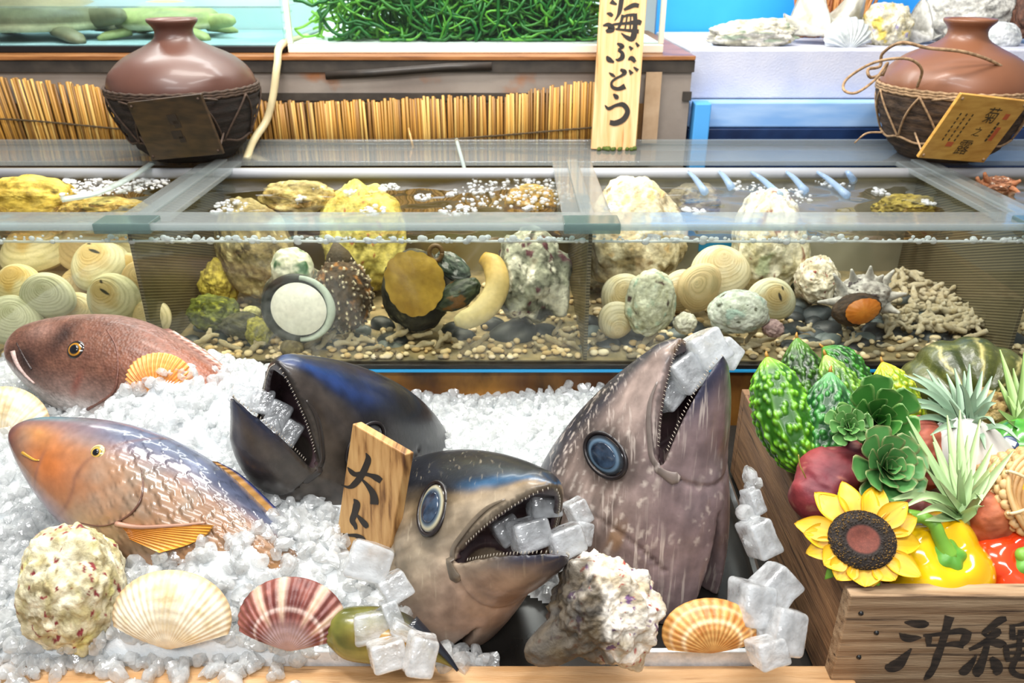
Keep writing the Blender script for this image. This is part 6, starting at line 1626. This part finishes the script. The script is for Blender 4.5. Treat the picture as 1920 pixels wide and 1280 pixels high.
# succulent rosettes
def rosette(px, py, d, rpx, label, seed, lean, yaw, cols, n=26, cup=.8):
    R = facing(lean, yaw, 0); P = at(px, py, d=d); k = d / FPX; g = G()
    q = np.random.default_rng(seed)
    for i in range(n):
        u = i / (n - 1); a = i * 2.399963 + seed
        ln = rpx * k * (.22 + .78 * u ** .8); wd = ln * .36
        tilt = (1 - u) * 1.25 + .12
        nl, nw = 12, 9
        s = np.linspace(0, 1, nl)[:, None]; w = np.linspace(-1, 1, nw)[None]
        prof = np.sin(PI * np.clip(s, 0, 1) ** 1.35 * .5 + .0) ; width = wd * (.18 + 1.0 * s ** 1.1) * np.sqrt(np.maximum(0, 1 - np.maximum(0, (s - .68) / .32) ** 2.4)) 
        x = s * ln * math.cos(tilt); z = s * ln * math.sin(tilt) + cup * ln * .18 * s ** 2 + .22 * width * w ** 2
        y = width * w
        L0 = np.stack([x + 0 * w, y, z + 0 * w], -1)
        th = .012 * ln + .05 * ln * (1 - w ** 2) * (1 - s ** 3)
        L1 = L0 - np.stack([0 * th, 0 * th, th + 0 * s], -1)
        ca, sa = math.cos(a), math.sin(a)
        Rz = np.array([[ca, -sa, 0], [sa, ca, 0], [0, 0, 1]])
        edge = sstep(.82, 1, np.abs(w)) + sstep(.9, 1, s)
        jit = q.uniform(-.08, .08)
        c = mixc(C(cols[0]), C(cols[1]), .35 + .5 * s + 0 * w + jit); c = mixc(c, C(cols[2]), np.clip(edge, 0, 1) * .6)
        off = np.array([0, 0, (1 - u) * .16 * rpx * k])
        f = grid_faces(nl, nw); rim = []
        g.add((L0.reshape(-1, 3) @ Rz.T + off) @ R.T + P, f, c.reshape(-1, 3)); g.add((L1.reshape(-1, 3) @ Rz.T + off) @ R.T + P, [x_[::-1] for x_ in f], c.reshape(-1, 3) * .92)
        b1, b0 = g.n - nl * nw, g.n - 2 * nl * nw
        g.f += [(b0 + j * nw, b0 + (j + 1) * nw, b1 + (j + 1) * nw, b1 + j * nw) for j in range(nl - 1)] + [(b0 + (j + 1) * nw + nw - 1, b0 + j * nw + nw - 1, b1 + j * nw + nw - 1, b1 + (j + 1) * nw + nw - 1) for j in range(nl - 1)]
    t = thing('succulent', label, 'succulent', P - [0, 0, .05], 'succulents in the crate')
    mk('leaves', g, M_leaf, t)
    mk('stem', tube([P, P - R[:, 2] * .03, P - R[:, 2] * .04 - [0, 0, .03]], [.006, .006, .007], 10) + (C('#6a6a3a'),), M_vc, t)
rosette(1640, 792, .945, 88, 'upper dark green succulent rosette against the bitter melons', 3, 38, -12, ('#174216', '#3c7a2e', '#8cae62'), 24, 1.2)
rosette(1590, 800, .93, 46, 'small pale succulent rosette on the teal bitter melon', 9, 40, -20, ('#2f6a2a', '#689c54', '#aac284'), 22)
rosette(1652, 878, .885, 84, 'lower succulent rosette with reddish leaf tips over the sunflower', 6, 42, 4, ('#245a26', '#5a9550', '#a8936a'), 30)

# air plants
def airplant(px, py, d, leaves, label, cols, k0, wpx=11):
    g = G(); kk = d / FPX; q = np.random.default_rng(k0); B = at(px, py, d=d)
    for (tx, ty, e, sag) in leaves:
        T = at(tx, ty, d=d + e); m = (B + T) / 2 + (T - B) * .1 + np.array([0, 0, sag])
        B2 = B + np.array([q.uniform(-.006, .006), q.uniform(-.006, .006), q.uniform(-.006, .006)])
        ln = 18; P = spline([B2, m, T], ln); s = np.linspace(0, 1, ln)
        wd = wpx * kk * (1.15 - .1 * s) * (1 - s ** 1.6) * .9 + .0005
        t = np.gradient(P, axis=0); view = EYE - P
        nv = 7; w = np.linspace(-1, 1, nv)
        rows = []
        for i in range(ln):
            T_ = nrm(t[i]); sd = nrm(np.cross(T_, nrm(np.array([0, -.6, .8])))); up = np.cross(sd, T_)
            rows.append(P[i] + sd[None] * (wd[i] * w)[:, None] + up[None] * (wd[i] * .5 * w ** 2)[:, None])
        rows = np.array(rows); f = grid_faces(ln, nv)
        c = mixc(C(cols[0]), C(cols[1]), .25 + .7 * s[:, None] * .8 + .25 * np.abs(w)[None] + q.uniform(-.12, .12))
        g.add(rows, f, c.reshape(-1, 3)); up = nrm(np.array([0, -.6, .8]))
        g.add(rows - up * .0012, [x_[::-1] for x_ in f], c.reshape(-1, 3))
    t = thing('air_plant', label, 'air plant', B - [0, 0, .02], 'air plants in the crate')
    mk('leaves', g, M_leaf, t)
    mk('base', tube([B - [0, 0, .016], B - [0, 0, .008], B + [0, 0, .004]], [.006, .012, .008], 12) + (C('#8f9a5a'),), M_vc, t)
    return t
q = np.random.default_rng(50)
LV = [(1695, 702, .02, .01), (1712, 700, .03, .01), (1738, 692, .05, 0), (1775, 700, .06, 0), (1790, 690, .05, 0), (1808, 695, .07, 0), (1818, 682, .05, 0), (1842, 695, .04, 0), (1860, 705, .03, 0), (1866, 730, 0, .0), (1690, 748, -.01, .01), (1698, 765, -.02, .012), (1735, 722, .05, 0), (1758, 708, .07, 0), (1868, 755, -.03, .01), (1866, 797, -.06, .012), (1912, 826, -.06, .012), (1848, 842, -.05, .01), (1700, 790, -.02, .01), (1745, 815, -.04, .01), (1800, 720, -.03, .01), (1830, 725, -.02, 0), (1705, 725, .0, .01), (1780, 750, -.04, 0), (1740, 745, .0, 0)]
airplant(1812, 806, .975, LV, 'silvery blue green air plant before the pumpkin', ('#587a60', '#97b094'), 1, 8.5)
LV = [(1700, 780, .03, 0), (1705, 808, .03, 0), (1748, 812, .04, 0), (1776, 778, .05, 0), (1800, 768, .05, 0), (1838, 786, .05, 0), (1862, 832, .03, 0), (1900, 845, .0, 0), (1658, 940, -.02, .015), (1692, 952, -.04, .02), (1668, 925, -.01, .012), (1842, 938, -.04, .015), (1720, 965, -.05, .01), (1760, 900, -.06, .0), (1798, 880, -.02, 0), (1822, 880, .0, 0), (1856, 890, .0, 0), (1872, 858, .02, 0), (1738, 880, -.02, 0), (1780, 850, .02, 0), (1735, 975, -.05, .0), (1845, 948, -.04, .0), (1750, 828, .03, 0), (1815, 815, .04, 0)]
airplant(1800, 968, .875, LV, 'pale green air plant in the middle of the crate above the peppers', ('#6f9458', '#b8cf98'), 2, 10)
LV = [(1875, 655, .06, 0), (1900, 690, .05, 0), (1872, 712, .04, 0), (1890, 742, .02, 0), (1920, 660, .05, 0), (1950, 690, .03, 0), (1872, 768, -.01, 0), (1935, 740, 0, 0), (1960, 760, 0, 0), (1890, 790, -.03, 0)]
airplant(1914, 806, .985, LV, 'green air plant growing at the very end of the crate', ('#54783a', '#98b46c'), 3, 9)

# white cloth, mango, basket
v, f, u, dd = lump((.052, .07, .035), 6, .07, 1.8, (), (70, 50), .01, 5)
mk('white_melon', tr((v, f), facing(35, 10, 24), 1, at(1830, 880, d=.965)), mat('white_rind', '#d3d2cc', '#c0beb8', scale=6, rough=.45), None, 'smooth white melon behind the middle air plant', 'melon')
mg = thing('green_mango', 'green mango with a small printed sticker', 'fruit', at(1900, 880, d=.99))
v, f, u, dd = lump((.040, .034, .033), 4, .03, 1.2, (), (60, 40), .0, 5)
mk('fruit', tr((v, f), facing(20, 0, 30), 1, at(1905, 838, d=.985)) + (mixc(C('#2f7a2a'), C('#5aa23a'), .5 + fbm(u * 2.5, 3, 3) * 1.3),), M_glossy, mg)
Rs = facing(48, -26, -14); Ps = surf_at(tr((v, f), facing(20, 0, 30), 1, at(1905, 838, d=.985))[0], 1891, 829)
vs, fs = lathe([(1e-4, .0012), (.007, .0012), (.0085, .0008), (.0085, 0)], 32)
stk = mk('sticker', tr((vs * [1.1, .95, 1], fs), Rs, 1, Ps + Rs[:, 2] * .0006), mat('sticker_navy', '#26385e', rough=.3), mg)
mk('sticker_label', slab(Ps + Rs[:, 2] * .0022, Rs, .012, .006, .0004), M_white, stk, smooth=False)
bk = thing('basket', 'woven rattan basket holding yellow fruit at the crate end', 'basket', at(1950, 1000, d=.87))
M_rattan = mat('rattan', '#d5b07c', '#b98e58', scale=40, stretch=(1, 1, 1), rough=.5, c3='#8f6a3a', scale3=60)
Rb = facing(36, 16, 0); Pb = at(1978, 928, d=.87); rx, ry = 88 * .87 / FPX, 74 * .87 / FPX
g = G()
for q_ in range(5):
    o = .0042 * (q_ - 2)
    g.add(*tube([Pb + Rb @ np.array([(rx + o) * math.cos(a), (ry + o) * math.sin(a), .0035 * math.sin(a * 3 + q_)]) for a in np.linspace(0, 2 * PI, 90)], .0030, 8))
mk('rim', g, M_rattan, bk)
M_rp = mat('rattan_pale', '#e2c79a', rough=.5)
for a in (2.5, 3.3, 4.2, 1.6, 5.2):
    mk('binding', tube([Pb + Rb @ np.array([(rx + .014 * math.cos(b)) * math.cos(a + .0), (ry + .014 * math.cos(b)) * math.sin(a), .008 * math.sin(b)]) for b in np.linspace(0, 2 * PI, 20)], .0018, 7), M_rp, bk)
g = G()
for lv in range(9):
    z_ = -.006 - .0075 * lv; k_ = 1.17 - .012 * lv * lv * .25
    g.add(*tube([Pb + Rb @ np.array([(rx * k_ + .0028 * math.cos(a * 30 + lv * PI)) * math.cos(a), (ry * k_ + .0028 * math.cos(a * 30 + lv * PI)) * math.sin(a), z_]) for a in np.linspace(0, 2 * PI, 180)], .0042, 7))
mk('woven_wall', g, M_rattan, bk)
for (px, py, r, lab) in ((1948, 920, .030, 'yellow citrus fruit inside the rattan basket'), (1985, 950, .028, 'second yellow citrus fruit lower in the rattan basket')):
    v, f, u, dd = lump((r, r, r), 3, .03, 1.5, (), (40, 28), .0, 5)
    mk('yellow_fruit', tr((v, f), Rb, 1, at(px, py, d=.872)), mat('yellow_peel', '#f2d33a', '#e6bc28', scale=20, rough=.4, bump=.0005, bscale=300) if r == .030 else bpy.data.materials['yellow_peel'], None, lab, 'fruit', 'yellow fruit in the basket')

# peppers
def pepper(px, py, d, rpx, h, cols, label, seed, lean, yaw, stem_pts, lobes=4, rot=0.):
    t = thing('bell_pepper', label, 'pepper', at(px, py + rpx * h, d=d), 'bell peppers in the crate')
    v, f = ball(120, 80); th = np.arctan2(v[:, 1], v[:, 0]) + rot; el = np.arcsin(np.clip(v[:, 2], -1, 1))
    lob = 1 + .13 * np.abs(np.cos(th * lobes / 2)) ** .8 - .13
    r = np.sign(v[:, :2]) * np.abs(v[:, :2])
    sq = (np.cos(el) ** .72) / np.maximum(.05, np.cos(el))
    vv = v * np.stack([lob * sq, lob * sq, np.ones_like(lob)], 1)
    rr_ = np.hypot(v[:, 0], v[:, 1])
    top = v[:, 2] > 0
    vv[:, 2] = np.where(top, np.sign(v[:, 2]) * np.abs(v[:, 2]) ** .8 * h, v[:, 2] * h)
    vv[:, 2] -= np.where(top, .22 * np.exp(-(rr_ / .22) ** 2) * h, 0) + np.where(top, .10 * (np.abs(np.sin(th * lobes / 2)) ** 3) * rr_ * h, 0)
    R2 = facing(lean, yaw, 0)
    k = rpx * d / FPX
    n = fbm(v * 2, seed, 3)
    mk('body', tr((vv * k, f), R2, 1, at(px, py, d=d)) + (mixc(C(cols[0]), C(cols[1]), .5 + n * 1.5),), M_pep, t)
    base = at(px, py, d=d) + R2 @ np.array([0, 0, .77 * h]) * k
    pts = [base] + [at(a, b, d=d + e) for a, b, e in stem_pts]
    P = spline(pts, 24)
    mk('stem', tube(P, np.interp(np.linspace(0, 1, 24), [0, .2, .8, 1], [.011, .0075, .0065, .0085]) * (d / .9), 12) + (mixc(C('#5f9a2a'), C('#8cc04a'), .5),), M_leaf, t)
    st = lathe([(1e-4, .010), (.012, .009), (.021, .004), (.024, -.003), (.02, -.006), (1e-4, -.002)], 40)
    w = .78 + .12 * np.cos(np.arctan2(st[0][:, 1], st[0][:, 0]) * 5)
    mk('calyx', tr((st[0] * np.stack([w, w, np.ones_like(w)], 1), st[1]), R2, 1, base) + (C('#5fa03a'),), M_leaf, t)
M_pep = mat('pepper_skin', '#ffffff', vc=True, rough=.12, scale=20, grain=.05, coat=.7)
pepper(1746, 1060, .88, 103, .84, ('#dca408', '#f0c414'), 'glossy yellow bell pepper behind the sunflower', 2, 56, 2, [(1762, 1008, -.035), (1752, 984, -.035), (1730, 970, -.03), (1704, 968, -.025)], 4, .5)
pepper(1903, 1074, .88, 95, .84, ('#c8340e', '#de4a1e'), 'shiny red bell pepper at the front edge of the crate', 5, 56, -12, [(1915, 1040, -.03), (1932, 1034, -.03)], 4, .2)

# sunflower
sf = thing('sunflower', 'yellow sunflower with a dark brown eye leaning over the crate corner', 'flower', at(1612, 1112, d=.83))
Rf = facing(46, -14, 0); Pf = at(1616, 1012, d=.835); kf = .835 / FPX
v, f = ball(200, 110); rr_ = np.hypot(v[:, 0], v[:, 1])
keep = v * [61 * kf, 55 * kf, 16 * kf]; keep[:, 2] -= np.where(v[:, 2] > 0, 9 * kf * np.exp(-(rr_ / .42) ** 2), 0)
nz = worley(v * 21, 3); keep[:, 2] += np.where(v[:, 2] > 0, sstep(.45, .62, rr_) * (1 - sstep(.0, .5, nz)) * 7 * kf, 0)
c = mixc(C('#20160f'), C('#c9952a'), sstep(.55, .8, rr_) * (1 - sstep(.08, .32, nz)) * .95); c = mixc(c, C('#6b3428'), sstep(.52, .42, rr_)); c = mixc(c, C('#8a4a38'), sstep(.5, .4, rr_) * (1 - sstep(.1, .5, nz)) * .6)
mk('seed_disc', tr((keep, f), Rf, 1, Pf) + (c,), mat('seed_disc', '#ffffff', vc=True, rough=.75, scale=200, grain=.2), sf)
g = G(); q = np.random.default_rng(9)
for ring, (npet, ln0, zo) in enumerate(((13, 116, -3), (7, 112, -10))):
    for i in range(npet):
        a = 2 * PI * (i + .5 * ring) / npet + q.uniform(-.16, .16); ln = ln0 * kf * q.uniform(.88, 1.06); r0 = 44 * kf; wd = 17.5 * kf * q.uniform(.9, 1.15)
        if math.sin(a) < -.45: ln *= .74; wd *= 1.3
        nl, nw = 16, 9; s = np.linspace(0, 1, nl)[:, None]; w = np.linspace(-1, 1, nw)[None]
        width = wd * (.55 + .75 * np.sin(PI * np.minimum(1, s * .95 + .05)) ) * np.sqrt(np.maximum(0, 1 - s ** 3.4))
        curl = q.uniform(-.3, .35); 
        X = r0 + (ln - r0) * s + 0 * w; Y_ = width * w; Z = zo * kf + (ln - r0) * (.20 * s - (.28 + curl) * s ** 2) + .22 * width * w ** 2 * (1 - s * .4) + .0008 * np.cos(w * 12)
        ca, sa = math.cos(a), math.sin(a)
        L0 = np.stack([X * ca - Y_ * sa, X * sa + Y_ * ca, Z], -1)
        c = mixc(C('#d08f0c'), C('#e6b91e'), .25 + .8 * s + .15 * np.cos(w * 9)); f_ = grid_faces(nl, nw)
        g.add(tr((L0.reshape(-1, 3), 0), Rf, 1, Pf)[0], f_, c.reshape(-1, 3)); g.add(tr((L0.reshape(-1, 3) - [0, 0, .0007], 0), Rf, 1, Pf)[0], [x_[::-1] for x_ in f_], c.reshape(-1, 3))
mk('petals', g, M_leaf, sf)
g = G()
for a in (-2.75, -2.2, 2.9, -.4, -1.2, .9, 2.0):
    L_ = np.array([[math.cos(a) * r_, math.sin(a) * r_, z_] for r_, z_ in ((30 * kf, -14 * kf), (70 * kf, -16 * kf), (98 * kf, -26 * kf))])
    g.add(*tube(tr((spline(L_, 10), 0), Rf, 1, Pf)[0], np.sin(np.linspace(.5, PI - .05, 10)) * 13 * kf, 8, flat=.15, up=Rf[:, 2]))
mk('sepals', g, mat('sepal_green', '#6a9a2c', rough=.5), sf)
mk('stalk', tube(spline([Pf - Rf[:, 2] * .008, Pf - Rf[:, 2] * .04, Pf - Rf[:, 2] * .05 + [.03, .04, -.05]], 12), .005, 10), bpy.data.materials['sepal_green'], sf)
